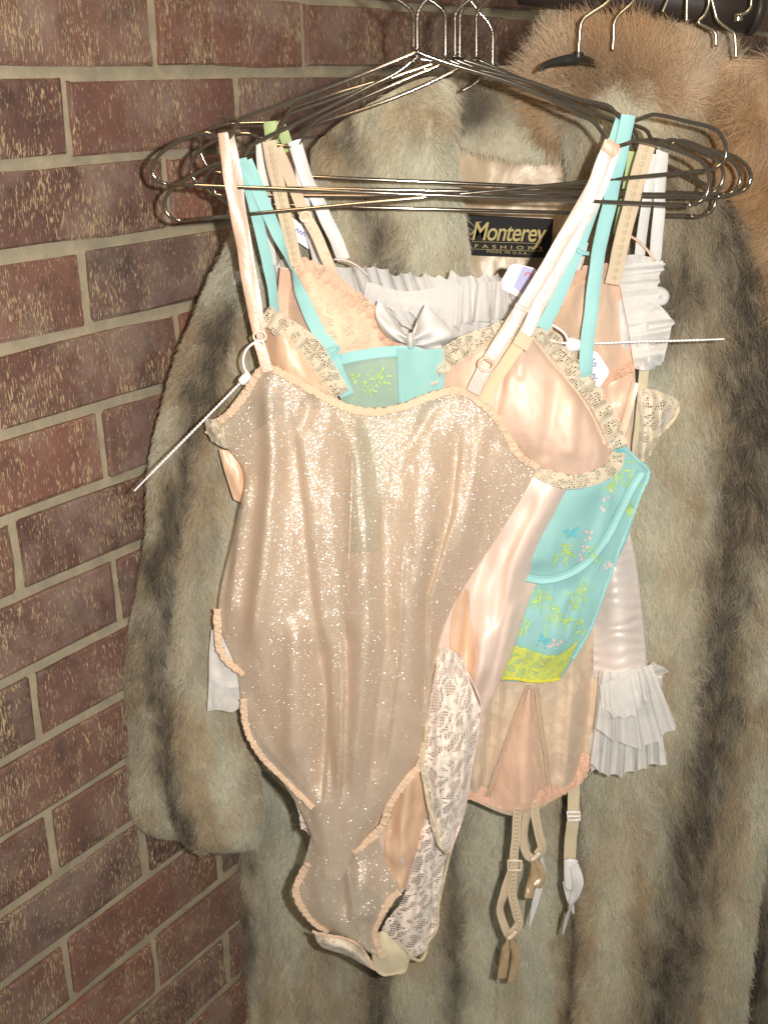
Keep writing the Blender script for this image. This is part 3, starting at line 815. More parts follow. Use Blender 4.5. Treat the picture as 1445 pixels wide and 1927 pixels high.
ch = thing('coat_hanger', 'coat hanger with a black plastic shoulder and tall bent hook, in the striped coat', 'hanger', at(1088, 120, 1.1), 'coat hangers on the dark rail')
ptube('hook', [(1150, -40), (1152, -12), (1138, 8), (1112, 25), (1096, 38), (1091, 56), (1088, 104)], 1.045, .0016, MAT['hook_metal'], ch, 40, 8)
ptube('collar_ring', [(1089, 98), (1086, 112)], 1.045, .0042, MAT['black_plastic'], ch, 6, 10)
q = even([(1015, 133, 1.03), (1030, 121, 1.035), (1055, 115, 1.04), (1088, 112, 1.047), (1110, 118, 1.075), (1150, 140, 1.12)], 30)
tube('shoulder_bar', at(q[:, 0], q[:, 1], q[:, 2]), np.interp(np.linspace(0, 1, 30), [0, .08, .4, 1], [.0008, .0025, .0045, .003]), MAT['black_plastic'], ch, 10)
for pts, lb in [([(1196, -40), (1197, -10), (1186, 8), (1164, 28), (1155, 44), (1154, 70), (1152, 96)], 'thin coat hanger hook in front of the ruddy fluffy collar'),
                ([(1262, -40), (1258, -8), (1252, 8), (1246, 22)], 'short coat hanger hook half hidden by the ruddy collar top'),
                ([(1296, -40), (1292, -5), (1291, 22), (1291, 40)], 'straight coat hanger hook beside the rounded end of the ruddy collar'),
                ([(1331, -30), (1333, 5), (1325, 28), (1313, 42), (1303, 16), (1312, 38), (1330, 52), (1345, 62), (1347, 88)][:4] + [(1330, 52), (1345, 62), (1347, 88)], 'coat hanger hook with a double bend, third from the rail bolt'),
                ([(1332, -30), (1344, 20), (1350, 38), (1368, 54), (1381, 64), (1383, 82), (1384, 110)], 'coat hanger hook bending down beside the rail bolt'),
                ([(1424, -30), (1414, -4), (1411, 14), (1402, 24), (1390, 28)], 'small wire hook curling under the end of the rail')]:
    t = thing('coat_hanger', lb, 'hanger', at(pts[-1][0], pts[-1][1], 1.115), 'coat hangers on the dark rail')
    ptube('hook', pts, 1.05, .00135, MAT['hook_metal'], t, 36, 8)

# ------------------------------------------------------------------ wire hangers of the lingerie
HG = 'wire hangers holding the lingerie'
def wire_hanger(label, Y, left, right, hook, yl=0.0, yr=0.0, r=.0016):
    """left/right: wire path from the neck outwards, round the end loop to the bottom bar"""
    nx, ny = hook[-1]
    h = thing('wire_hanger', label, 'hanger', at(nx, ny, Y), HG)
    def dep(x):
        return Y + np.where(x < nx, yl * (nx - x) / 500., yr * (x - nx) / 500.)
    pts = [(x, y) for x, y in left[::-1]] + [(x, y) for x, y in right]
    pts = np.array(pts, float)
    q = even(np.c_[pts, dep(pts[:, 0])], 150)
    tube('frame', at(q[:, 0], q[:, 1], q[:, 2]), r, MAT['chrome'], h, 10)
    a, b = left[-1], right[-1]
    tube('bottom_bar', np.linspace(at(a[0], a[1], dep(np.array(a[0]))), at(b[0], b[1], dep(np.array(b[0]))), 20), r, MAT['chrome'], h, 10)
    hk = np.array(list(hook), float); 
    q = even(np.c_[hk, np.full(len(hk), Y + .0005)], 50)
    tube('hook', at(q[:, 0], q[:, 1], q[:, 2]), r * .95, MAT['chrome'], h, 10)
    # the wire's end wound round the neck
    c = at(nx, ny + 3, Y); tt = np.linspace(0, 2 * math.pi * 2.2, 40)
    tube('neck_coil', np.stack([c[0] + .0026 * np.cos(tt), c[1] + .0026 * np.sin(tt), c[2] + .006 - tt * .0007], -1), .0009, MAT['chrome'], h, 6)
    return h

def hookpath(x, y, dx=0, rev=1):
    return [(x - 10 * rev + dx, -120), (x + 25 * rev + dx, -150), (x + 70 * rev + dx, -140), (x + 84 * rev + dx, -100), (x + 66 * rev + dx, -55), (x + 32 * rev + dx * .8, -15), (x + 9 * rev + dx * .3, 9), (x + 1 * rev, 26), (x, 50), (x, y)]
YA, YB, YC, YD, YE, YF = .955, .972, .990, 1.008, 1.020, 1.032
wire_hanger('bent wire hanger nearest the camera, with the peach bodysuit straps over its notches', YA,
            [(783, 99), (690, 137), (600, 172), (500, 208), (455, 224), (444, 236), (434, 257), (424, 261), (405, 256), (386, 250), (340, 264), (305, 287), (289, 310), (289, 328), (300, 342), (318, 347)],
            [(787, 99), (840, 118), (980, 162), (1085, 213), (1113, 227), (1130, 246), (1146, 268), (1160, 275), (1180, 270), (1202, 264), (1260, 279), (1312, 300), (1330, 320), (1334, 345), (1326, 372), (1308, 384), (1290, 386)],
            hookpath(785, 98), 0, 0)
wire_hanger('wire hanger tipped up at one end, with the aqua bustier straps on it', YB,
            [(779, 112), (745, 138), (690, 165), (600, 212), (490, 265), (470, 277), (458, 298), (448, 306), (420, 306), (398, 312), (350, 338), (320, 360), (310, 380), (314, 400), (328, 413), (345, 415)],
            [(784, 110), (860, 124), (980, 150), (1085, 186), (1140, 198), (1155, 210), (1167, 222), (1180, 227), (1196, 227), (1215, 219), (1235, 216), (1290, 228), (1340, 241), (1358, 258), (1366, 284), (1360, 305), (1342, 318), (1325, 321)],
            hookpath(778, 108, -22, -1), .0, .0)
wire_hanger('wire hanger third from the front, with the beige corset straps on it', YC,
            [(838, 112), (700, 160), (600, 196), (545, 216), (530, 238), (518, 262), (508, 272), (490, 262), (470, 252), (440, 254), (400, 268), (372, 288), (360, 310), (364, 334), (378, 348), (398, 352)],
            [(840, 112), (900, 134), (1000, 172), (1110, 212), (1170, 234), (1190, 242), (1200, 262), (1212, 274), (1230, 272), (1250, 266), (1270, 264), (1310, 280), (1345, 298), (1360, 322), (1356, 348), (1340, 364), (1320, 367)],
            hookpath(838, 110, -24, -1))
wire_hanger('wire hanger fourth from the front, carrying the white ruffled top', YD,
            [(852, 113), (720, 168), (620, 214), (588, 234), (572, 254), (562, 272), (548, 276), (520, 274), (495, 282), (440, 300), (402, 318), (386, 338), (390, 356), (404, 366), (424, 368)],
            [(854, 112), (900, 130), (1010, 176), (1120, 216), (1205, 240), (1222, 256), (1234, 284), (1248, 290), (1268, 268), (1290, 266), (1340, 286), (1375, 302), (1392, 326), (1388, 350), (1370, 366), (1345, 371)],
            hookpath(856, 110, 22))
wire_hanger('wire hanger with the pale green strap folded over its notch', YE,
            [(866, 113), (760, 140), (640, 174), (575, 196), (548, 206), (536, 222), (524, 236), (508, 232), (470, 232), (420, 236), (385, 252), (378, 280), (384, 302), (400, 322), (424, 326)],
            [(868, 112), (950, 138), (1080, 184), (1160, 214), (1180, 232), (1190, 262), (1204, 272), (1225, 262), (1300, 276), (1370, 290), (1404, 312), (1412, 336), (1402, 356), (1380, 365), (1355, 366)],
            hookpath(865, 110, 4))
wire_hanger('hindmost wire hanger of the bunch, hanging lowest at its right end', YF,
            [(896, 113), (800, 160), (700, 200), (600, 232), (570, 246), (560, 268), (545, 280), (520, 278), (470, 290), (420, 320), (402, 344), (408, 366), (424, 380), (445, 384)],
            [(898, 112), (960, 140), (1080, 196), (1160, 232), (1180, 250), (1196, 282), (1210, 300), (1240, 306), (1290, 328), (1332, 352), (1346, 374), (1338, 396), (1318, 407), (1295, 406)],
            hookpath(896, 110, 14))
t = thing('wire_hanger', 'upright shaft of a wire hanger behind the bunch, beside the furry collar', 'hanger', at(927, 125, 1.05), HG)
ptube('hook', [(870, -60), (884, -5), (898, 18), (915, 38), (925, 55), (927, 75), (927, 130)], 1.05, .0013, MAT['chrome'], t, 40, 8)
ptube('frame', [(868, 172), (890, 160), (927, 130), (960, 142), (1040, 178)], 1.052, .0013, MAT['chrome'], t, 50, 8)

# ------------------------------------------------------------------ white ruffled top (hindmost of the garments)
top = thing('ruffled_top', 'white organza top with ruffled neckline, ruffled cuffs and a satin bow', 'top', at(850, 1100, 1.03))
TY = 1.026
S = patch([[(470, 560), (620, 545), (770, 560), (930, 560), (1080, 560), (1190, 560)], [(455, 800), (600, 800), (750, 800), (900, 800), (1060, 800), (1195, 800)],
           [(470, 1050), (620, 1050), (770, 1050), (920, 1050), (1060, 1050), (1180, 1050)], [(480, 1270), (620, 1270), (770, 1270), (920, 1270), (1060, 1270), (1160, 1270)]], TY + .012, 40, 40, (), .006, 60, 31)
S.build('bodice', MAT['pinkish_white'], top)
ruffle('neck_ruffle', [(470, 560), (560, 575), (680, 600), (830, 612), (960, 590), (1010, 560)], [(440, 502), (540, 490), (660, 500), (800, 516), (930, 518), (985, 506)], TY - .006, 21, .0060, MAT['organza'], top, seed=3, jag=5)
ruffle('neck_ruffle', [(560, 560), (680, 585), (790, 580), (860, 575), (960, 560)], [(610, 560), (720, 600), (820, 640), (880, 655), (950, 600)], TY - .008, 8, .005, MAT['organza'], top, seed=8, jag=6)
ruffle('neck_ruffle', [(690, 530), (760, 548), (830, 540), (900, 532), (960, 528)], [(680, 575), (760, 596), (845, 612), (905, 612), (960, 596)], TY - .018, 9, .0065, MAT['organza'], top, seed=18, jag=5)
ruffle('shoulder_ruffle', [(480, 520), (478, 600), (482, 690)], [(440, 500), (436, 600), (455, 680)], TY - .002, 4, .006, MAT['organza'], top, nu=60, seed=5)
S = patch([[(1150, 492, .0), (1180, 480, -.008), (1215, 482, .0), (1252, 496, .006)], [(1152, 540, .004), (1185, 540, -.004), (1212, 535, .006), (1232, 520, .01)],
           [(1155, 575, .006), (1190, 572, -.006), (1215, 570, .004), (1236, 566, .008)], [(1160, 625, .004), (1195, 620, -.010), (1228, 618, .002), (1262, 605, .010)],
           [(1175, 688, .006), (1200, 695, -.006), (1222, 696, -.010), (1248, 680, .008)]], TY - .012, 40, 60, [([(1180, 470), (1190, 700)], 8, .008), ([(1212, 560), (1225, 700)], 9, -.007), ([(1165, 560), (1170, 690)], 7, -.005), ([(1238, 590), (1246, 690)], 6, .008)], .003, 14, 35)
S.build('shoulder_ruffle', MAT['organza'], top, .0004)
ruffle('shoulder_ruffle', [(1158, 500), (1170, 560), (1182, 620), (1192, 690)], [(1252, 492), (1236, 560), (1262, 606), (1246, 684)], TY - .022, 6, .0065, MAT['organza'], top, nu=120, nv=14, seed=27, jag=3)
ptube('ruffle_tip', [(1228, 552), (1240, 548), (1250, 556), (1246, 566), (1232, 566)], TY - .006, .004, MAT['organza'], top, 20, 10)
# shirred sleeve and its cuff
S = patch([[(1120, 985), (1150, 975), (1180, 985)], [(1118, 1060), (1155, 1060, -.012), (1196, 1060)], [(1116, 1160), (1165, 1160, -.014), (1208, 1160)], [(1116, 1275), (1172, 1275, -.012), (1218, 1272)]], TY - .006, 26, 110, (), 0, 30, 1)
S = Surf(S.X, S.Y, S.D + .0006 * (1 + vnoise(np.stack([S.X / 18, S.Y / 40, 0 * S.X], -1), 5)) * np.sin(S.Y / 3.3 + .02 * S.X + 2.6 * vnoise(np.stack([S.X / 40, S.Y / 30, 0 * S.X], -1), 2)))
S.build('sleeve', MAT['pinkish_white'], top)
ruffle('cuff_ruffle', [(1118, 1350), (1150, 1356), (1200, 1352), (1240, 1345)], [(1112, 1440), (1150, 1462), (1210, 1446), (1252, 1440)], TY - .012, 7, .006, MAT['organza'], top, nu=120, seed=12, jag=2.5)
ruffle('cuff_ruffle', [(1128, 1262), (1165, 1264), (1205, 1256), (1225, 1250)], [(1120, 1372), (1165, 1400), (1220, 1400), (1276, 1370)], TY - .026, 4, .008, MAT['organza'], top, nu=110, seed=14, jag=3)
ruffle('cuff_ruffle', [(1128, 1290), (1160, 1276), (1200, 1266), (1216, 1258)], [(1130, 1340), (1170, 1352), (1206, 1330), (1225, 1300)], TY - .038, 5, .007, MAT['organza'], top, nu=90, seed=16, jag=3.5)
ruffle('cuff_ruffle', [(1208, 1262), (1216, 1268), (1222, 1282)], [(1226, 1246), (1246, 1260), (1246, 1302)], TY - .014, 2, .005, MAT['organza'], top, nu=50, seed=17, jag=5)
S = patch([[(1105, 1385), (1120, 1378, -.006), (1140, 1385)], [(1108, 1420), (1120, 1415, -.008), (1138, 1420)], [(1112, 1452), (1120, 1448), (1135, 1450)]], TY + .002, 14, 16)
S.build('hem', MAT['white_ribbon'], top)
S = patch([[(398, 1185), (430, 1195), (470, 1215)], [(394, 1230), (430, 1240, -.006), (472, 1250)], [(394, 1290), (432, 1294, -.006), (475, 1292)]], TY - .055, 16, 16, (), .004, 20, 2)
S.build('cuff', MAT['organza'], top)
ruffle('cuff_ruffle', [(394, 1272), (432, 1284), (475, 1284)], [(390, 1337), (430, 1338), (475, 1326)], TY - .058, 2, .003, MAT['organza'], top, nu=60, seed=22, jag=2)
# bow
BY = TY - .046
bow = thing('tmp', 'x', 'x', at(772, 640, BY)); bow.name = 'bow'; bow.parent = top; bow.location = tuple(at(772, 640, BY) - wloc(top))
for k in ('label', 'category'): del bow[k]
def puff(name, rows, amp, seed):
    C = np.array([[(p + (0,))[:3] for p in r] for r in rows], float)
    G = cr_interp(C, 26); G = np.swapaxes(cr_interp(np.swapaxes(G, 0, 1), 22), 0, 1)
    v = np.linspace(0, 1, 26)[:, None]; u = np.linspace(0, 1, 22)[None, :]
    bul = np.sin(math.pi * v) ** .7 * np.sin(math.pi * np.clip(u * .95 + .02, 0, 1)) ** .6
    pl = np.sin(v * math.pi * 3.0 + 1.0) * (1 - u) ** 1.2 * .0042 + .002 * np.sin(v * 9 + u * 5 + seed)
    D = BY - amp * bul + pl
    S1 = Surf(G[..., 0], G[..., 1], D); S1.build(name, MAT['white_ribbon'], bow, .0005)
    Surf(G[..., 0], G[..., 1], BY + amp * .5 * bul).build(name, MAT['white_ribbon'], bow, .0005)
puff('bow_loop', [[(774, 632), (786, 602), (801, 572)], [(776, 638), (810, 618), (832, 604)], [(776, 644), (815, 638), (853, 634)], [(774, 648), (800, 652), (828, 655)]], .013, 1)
puff('bow_loop', [[(770, 634), (742, 604), (712, 564)], [(768, 638), (738, 616), (706, 588)], [(768, 644), (742, 634), (716, 618)], [(770, 648), (752, 644), (735, 640)]], .012, 2)
puff('bow_tail', [[(770, 644), (762, 648), (752, 655)], [(772, 648), (764, 662), (758, 682)], [(776, 648), (776, 670), (780, 694)]], .005, 3)
puff('bow_tail', [[(774, 644), (800, 650), (830, 650)], [(776, 650), (800, 662), (836, 668)], [(774, 652), (796, 676), (822, 688)]], .005, 4)
S = patch([[(763, 630), (772, 626, -.010), (781, 630)], [(762, 640), (772, 640, -.014), (783, 640)], [(764, 652), (772, 656, -.010), (781, 652)]], BY - .006, 12, 12); S.build('bow_knot', MAT['white_ribbon'], bow)
ribbon('ribbon_band', [(735, 566, TY - .014), (790, 572, TY - .015), (830, 570, TY - .014)], .006, MAT['pink_ribbon'], top)
for pts, w in [([(554, 265, YD - .002), (575, 330, YD + .003), (608, 400, YD + .006), (648, 488, TY - .006)], .0105), ([(492, 258, YD - .004), (496, 330, YD + .002), (503, 420, YD + .006), (510, 500, TY - .004)], .0085),
               ([(560, 274, YD + .003), (568, 340, YD + .008), (580, 420, YD + .012), (600, 500, TY)], .008), ([(1247, 281, YD - .003), (1243, 350, YD + .003), (1236, 440, YD + .008), (1231, 490, TY - .002)], .0095),
               ([(1232, 290, YD - .002), (1222, 350, YD + .003), (1210, 430, YD + .008), (1200, 500, TY)], .0085), ([(1098, 455, TY - .016), (1085, 500, TY - .014), (1070, 535, TY - .012)], .008)]:
    ribbon('strap', pts, w, MAT['white_ribbon'], top, curl=.0008, twist=((0, 0), (.5, 14), (1, -8)))
ptube('piping', [(628, 488), (650, 490), (672, 500), (694, 520)], TY - .016, .0009, MAT['pink_ribbon'], top, 20, 6)
ptube('piping', [(1172, 438), (1195, 450), (1215, 468), (1232, 492)], TY - .01, .0012, MAT['peach_ribbon'], top, 20, 6)
# pale lace at the side of the bust
ribbon('lace_trim', [(1212, 690, TY - .008), (1208, 740, TY - .012), (1202, 800, TY - .014), (1196, 860, TY - .010)], .008, MAT['cream_elastic'], top)
S = patch([[(1198, 735), (1225, 732, -.01), (1258, 742)], [(1200, 770), (1232, 775, -.014), (1278, 762)], [(1198, 815), (1222, 820, -.012), (1252, 805)], [(1192, 868), (1205, 872, -.008), (1222, 858)]], TY - .012, 26, 36,
          [([(1225, 725), (1222, 880)], 7, .008), ([(1245, 735), (1240, 840)], 6, -.006)], .003, 12, 41)
S.build('lace_ruffle', MAT['cream_lace'], top, .0005)
elastic('lace_edging', [(1230, 738), (1262, 748), (1276, 765), (1268, 788), (1250, 808), (1232, 826), (1220, 856), (1200, 872)], S, .0034, MAT['cream_elastic'], top, bump=.004)
# white garter strap hanging below
ribbon('garter_strap', [(1079, 1462, TY - .004), (1077, 1540, TY - .012), (1074, 1580, TY - .012), (1072, 1618, TY - .012)], .0115, MAT['cream_elastic'], top)
S = patch([[(1061, 1618), (1073, 1616, -.003), (1086, 1618)], [(1061, 1650), (1073, 1650, -.003), (1087, 1650)], [(1064, 1672), (1073, 1676), (1080, 1672)]], TY - .015, 10, 12); S.build('garter_tab', MAT['white_plastic'], top, .002)
ribbon('garter_bow', [(1080, 1628, TY - .022), (1086, 1660, TY - .024), (1078, 1695, TY - .018), (1066, 1725, TY - .016), (1059, 1758, TY - .014)], [.009, .011, .007, .008, .001], MAT['white_ribbon'], top, twist=((0, 10), (.4, -30), (.6, 60), (1, 20)))
ribbon('garter_bow', [(1066, 1660, TY - .014), (1072, 1690, TY - .013), (1079, 1720, TY - .012)], [.008, .007, .002], MAT['white_ribbon'], top, twist=((0, -30), (1, 30)))
tube('slider', at(*np.array([(1067, 1528, 0), (1090, 1528, 0), (1091, 1543, 0), (1068, 1544, 0)]).T[:2], np.full(4, TY - .016)), .0011, MAT['white_plastic'], top, 8, True)
cyl('slider_bar', at(1067, 1536, TY - .016), at(1091, 1536, TY - .016), .001, MAT['white_plastic'], top, 8)

# ------------------------------------------------------------------ beige corset
cor = thing('corset', 'beige brocade corset with peach net cups, scalloped peach hem and garter straps', 'corset', at(1000, 1530, 1.0))
CY = 1.0
folds_c = [([(1000, 1200), (985, 1560)], 20, -.008), ([(1085, 900), (1075, 1300), (1060, 1500)], (8, 22), -.007), ([(1125, 1000), (1112, 1300), (1085, 1500)], (26, 7), .009), ([(940, 1250), (905, 1520)], (6, 14), .010), ([(1050, 1250), (1042, 1480)], 12, .005), ([(915, 1290), (890, 1500)], 8, -.006)]
SCb = patch([[(560, 660, .01), (700, 690, 0), (850, 700, -.005), (1000, 720, -.005), (1110, 740, .0), (1192, 740, .02)],
             [(570, 850, .01), (700, 850, 0), (850, 850, -.01), (1000, 860, -.01), (1110, 870, .0), (1182, 880, .02)],
             [(620, 1050, .01), (720, 1050, 0), (850, 1050, -.01), (1000, 1050, -.01), (1095, 1060, -.005), (1155, 1060, .015)],
             [(640, 1250, .01), (740, 1250, 0), (850, 1250, -.01), (990, 1260, -.012), (1085, 1270, -.005), (1140, 1270, .015)],
             [(660, 1400, .01), (750, 1410, 0), (850, 1420, -.008), (980, 1440, -.012), (1065, 1420, -.006), (1114, 1390, .015)],
             [(680, 1470, .01), (760, 1480, 0), (870, 1500, -.006), (970, 1535, -.01), (1050, 1500, -.004), (1104, 1448, .016)]], CY + .010, 90, 90, folds_c, .004, 40, 51)
SCb.build('body', MAT['brocade'], cor)
# satin wedge between the boning channels
S = patch([[(990, 1300), (996, 1298), (1000, 1300)], [(960, 1380), (985, 1380), (1008, 1380)], [(935, 1460), (975, 1460), (1018, 1465)], [(915, 1508), (970, 1530), (1022, 1515)]], 0, 24, 40)
S = Surf(S.X, S.Y, SCb.depth(S.X.ravel(), S.Y.ravel()).reshape(S.X.shape) - .0018 - .004 * np.sin(np.linspace(0, math.pi, 24))[None, :])
S.build('wedge_panel', MAT['corset_satin'], cor)
def on(surf, pts, off):
    p = np.asarray(pts, float)
    return [(x, y, d + off) for (x, y), d in zip(p[:, :2], surf.depth(p[:, 0], p[:, 1]))]
for pts in ([(996, 1290), (970, 1350), (945, 1420), (917, 1500)], [(1000, 1300), (1003, 1360), (1012, 1430), (1022, 1508)], [(1010, 1296), (1016, 1360), (1027, 1430), (1035, 1500)]):
    ribbon('boning_channel', on(SCb, pts, -.0026), .0040, MAT['corset_channel'], cor, curl=-.0010, thick=.0008)
    for dx in (-4, 4):
        q = even([(x + dx, y, d) for x, y, d in on(SCb, pts, -.0046)], 30)
        Pq = at(q[:, 0], q[:, 1], q[:, 2])
        tube('stitching', Pq, .00035 * (1 + .6 * np.sin(np.arange(30) * 2.1)), MAT['corset_strap'], cor, 5)
elastic('lace_hem', [(872, 1496), (905, 1512), (935, 1522), (960, 1538), (975, 1534), (1000, 1524), (1040, 1504), (1075, 1482), (1104, 1448), (1108, 1440)], SCb, .010, MAT['peach_lace'], cor, bump=.0075, off=-.003)
ribbon('lace_band', on(SCb, [(878, 1488), (920, 1500), (960, 1512), (1000, 1506), (1045, 1488), (1085, 1460), (1105, 1420)], -.0025), .012, MAT['peach_lace'], cor, cols=5, scallop=(.006, .002, 1), n=80)
elastic('side_trim', [(1190, 742), (1176, 900), (1152, 1060), (1140, 1270), (1112, 1400)], SCb, .0022, MAT['brocade'], cor)
# cups of peach net
S = patch([[(545, 500), (565, 492, -.004), (590, 500)], [(535, 560, .01), (590, 560, -.018), (665, 560, -.004)], [(535, 620, .012), (620, 620, -.022), (722, 610, -.004)], [(560, 690, .01), (640, 690, -.016), (752, 660, -.002)], [(600, 760, .005), (670, 770), (760, 770)]], CY - .006, 40, 44, (), .003, 30, 53)
S.build('cup', MAT['peach_net'], cor)
ribbon('cup_lace', on(S, [(553, 496), (590, 508), (630, 535), (670, 566), (705, 600), (735, 640), (752, 662)], -.003), .011, MAT['peach_lace'], cor, cols=5, scallop=(.007, .0022, 1), ruffle=(.009, .0015), n=90)
ribbon('cup_side_panel', on(S, [(546, 505), (540, 560), (540, 620), (550, 690)], -.002), .015, MAT['corset_satin'], cor)
SCup = patch([[(1080, 520, .01), (1120, 500, -.004), (1158, 512, .01)], [(1050, 570, .01), (1110, 570, -.016), (1168, 570, .01)], [(1035, 650, .01), (1110, 650, -.02), (1182, 650, .012)], [(1040, 720, .008), (1120, 730, -.014), (1192, 715, .014)]], CY + .006, 36, 40, (), .003, 30, 57)
SCup.build('cup', MAT['peach_net'], cor)
ribbon('cup_lace', on(SCup, [(1052, 575), (1080, 535), (1120, 508), (1156, 520)], -.003), .010, MAT['peach_lace'], cor, cols=5, scallop=(.006, .002, 1), n=60)
ribbon('cup_lace', on(SCup, [(1157, 520), (1168, 570), (1180, 640), (1190, 690)], -.003), .009, MAT['peach_lace'], cor, cols=5, n=50)
ribbon('cup_lace', on(SCup, [(1100, 745), (1140, 715), (1170, 695), (1192, 680)], -.003), .010, MAT['peach_lace'], cor, cols=5, scallop=(.006, .002, 1), n=50)
S = patch([[(1110, 745), (1150, 720, -.006), (1194, 698)], [(1130, 790), (1160, 780, -.006), (1190, 760)], [(1150, 840), (1165, 840), (1182, 830)]], CY - .008, 20, 24, (), .003, 20, 58); S.build('side_panel', MAT['corset_satin'], cor)
ribbon('side_bone', [(1196, 720, CY - .012), (1182, 770, CY - .014), (1166, 830, CY - .014), (1162, 880, CY - .01)], .006, MAT['brocade'], cor, curl=-.0015)
# straps with embroidered dots
def dotted(pts, w, name='strap', mat='corset_strap'):
    r = ribbon(name, pts, w, MAT[mat], cor, curl=.0004)
    q = even(pts, max(6, int(len(pts) * 5)))
    V = []; F = []
    for (x, y, d) in q[1:-1]:
        P0 = at(x, y, d - .0012)
        tt = np.linspace(0, 2 * math.pi, 8, endpoint=False)
        for a in tt:
            for rr in (.0010, .0019):
                V.append(P0 + np.array([rr * math.cos(a), -.0006 * (rr < .0015), rr * 1.35 * math.sin(a)]))
        b0 = len(V) - 16
        for k in range(8):
            j = (k + 1) % 8
            F.append((b0 + 2 * k, b0 + 2 * k + 1, b0 + 2 * j + 1, b0 + 2 * j))
    mesh_obj('embroidery', V, F, MAT['cream_elastic'], r, thick=.0005)
    return r
dotted([(507, 265, YC - .004), (522, 340, YC - .003), (538, 410, YC - .004), (558, 500, CY - .014)], .0105)
dotted([(1220, 266, YC - .004), (1200, 330, YC - .002), (1178, 420, YC - .002), (1152, 535, CY - .010)], .0125)
ribbon('strap', [(522, 278, YC + .001), (545, 335, YC + .003), (566, 385, YC + .002), (578, 415, YC)], .0088, MAT['corset_strap'], cor)
ribbon('strap', [(576, 408, YC - .002), (594, 440, YC - .003), (614, 485, YC - .002), (634, 530, CY - .004)], .0085, MAT['peach_net'], cor)
tt = np.linspace(0, 2 * math.pi, 18, endpoint=False); c0 = at(575, 408, YC - .004)
tube('strap_ring', c0 + np.stack([.0042 * np.cos(tt), 0 * tt, .0038 * np.sin(tt)], -1) , .0009, MAT['clear_plastic'], cor, 8, True)
# garters
def garter(pts1, pts2, knot, tails, Yg, buckle=None):
    dotted([(x, y, Yg) for x, y in pts1], .0082, 'garter_strap')
    ribbon('garter_strap', [(x, y, Yg + .004) for x, y in pts2], .0078, MAT['corset_strap'], cor, twist=((0, 0), (.5, 25), (1, 0)))
    for tl in tails:
        ribbon('garter_bow', [(x, y, Yg - .002 - .003 * i) for i, (x, y) in enumerate(tl)], [.004, .0075, .0085, .0085], MAT['garter_bow'], cor, curl=.0012, twist=((0, 30), (.5, -25), (1, 15)))
    P0 = at(knot[0], knot[1], Yg - .003); 
    ptube('garter_clip', [(knot[0] - 7, knot[1] + 4), (knot[0], knot[1]), (knot[0] + 9, knot[1] - 10)], Yg - .004, .0022, MAT['clear_plastic'], cor, 10, 8)
    if buckle:
        x, y = buckle
        tube('slider', at([x - 12, x + 13, x + 12, x - 13], [y - 9, y - 8, y + 10, y + 9], np.full(4, Yg - .003)), .0011, MAT['clear_plastic'], cor, 8, True)
garter([(974, 1516), (969, 1590), (965, 1640), (964, 1680), (972, 1720), (976, 1738), (962, 1760)], [(962, 1640), (948, 1680), (940, 1712), (950, 1745), (960, 1764)], (962, 1762), [[(958, 1764), (952, 1790), (947, 1815), (943, 1840)], [(964, 1764), (970, 1790), (968, 1820), (963, 1848)]], CY - .012, (968, 1628))
garter([(1004, 1506), (1012, 1565), (1020, 1592), (1012, 1608)], [(994, 1512), (984, 1580), (990, 1606), (1003, 1616)], (1006, 1614), [[(1002, 1616), (1006, 1640), (1000, 1665), (995, 1690)], [(1008, 1616), (1016, 1635), (1018, 1655), (1012, 1670)]], CY - .010)
ribbon('garter_bow', [(1020, 1614, CY - .004), (1019, 1650, CY - .004), (1008, 1690, CY - .006), (996, 1746, CY - .006)], [.004, .007, .006, .001], MAT['white_ribbon'], cor, twist=((0, 40), (1, -20)))

# ------------------------------------------------------------------ aqua bustier
bus = thing('bustier', 'aqua bustier printed with yellow-green leaves and butterflies, yellow lace hem', 'bustier', at(1000, 1280, .98))
BYu = .985
SBu = patch([[(640, 690, .0), (740, 700, -.004), (850, 720, -.006), (960, 780, -.01), (1080, 810, -.012), (1160, 830, -.008), (1222, 888, .01)],
             [(660, 800, .0), (750, 800, -.006), (850, 820, -.01), (960, 870, -.02), (1060, 900, -.03), (1140, 920, -.024), (1200, 950, .0)],
             [(680, 950, .0), (770, 950, -.005), (860, 950, -.01), (960, 960, -.02), (1040, 985, -.028), (1110, 1010, -.022), (1175, 1025, .004)],
             [(690, 1080, .0), (780, 1080, -.005), (860, 1080, -.01), (950, 1085, -.012), (1025, 1090, -.014), (1090, 1085, -.008), (1150, 1075, .006)],
             [(700, 1190, .0), (790, 1190, -.005), (860, 1190, -.008), (940, 1195, -.01), (1010, 1195, -.012), (1065, 1190, -.006), (1112, 1180, .006)],
             [(700, 1290, .0), (790, 1290, -.004), (860, 1285, -.006), (930, 1280, -.008), (985, 1282, -.008), (1025, 1280, -.004), (1056, 1276, .006)]], BYu + .003, 70, 70, [([(1100, 900), (1040, 1010), (985, 1080)], 40, -.006), ([(1075, 1100), (1045, 1180), (1020, 1260)], (10, 24), -.004), ([(1140, 900), (1100, 1060), (1060, 1200)], (20, 8), .004)], .003, 34, 61, ds=.35)
SBu.build('body', MAT['blue_cloth'], bus)
ptube2 = lambda name, pts, off, r, mat, par, n=40, sides=8: tube(name, at(*even(on(SBu, pts, off), n).T), r, mat, par, sides)
ribbon('underwire_channel', on(SBu, [(930, 1070), (985, 1084), (1020, 1090), (1060, 1082), (1100, 1060), (1135, 1020), (1160, 975), (1184, 925), (1206, 888)], -.0025), .0066, MAT['blue_strap'], bus, curl=-.0022, thick=.001, n=60)
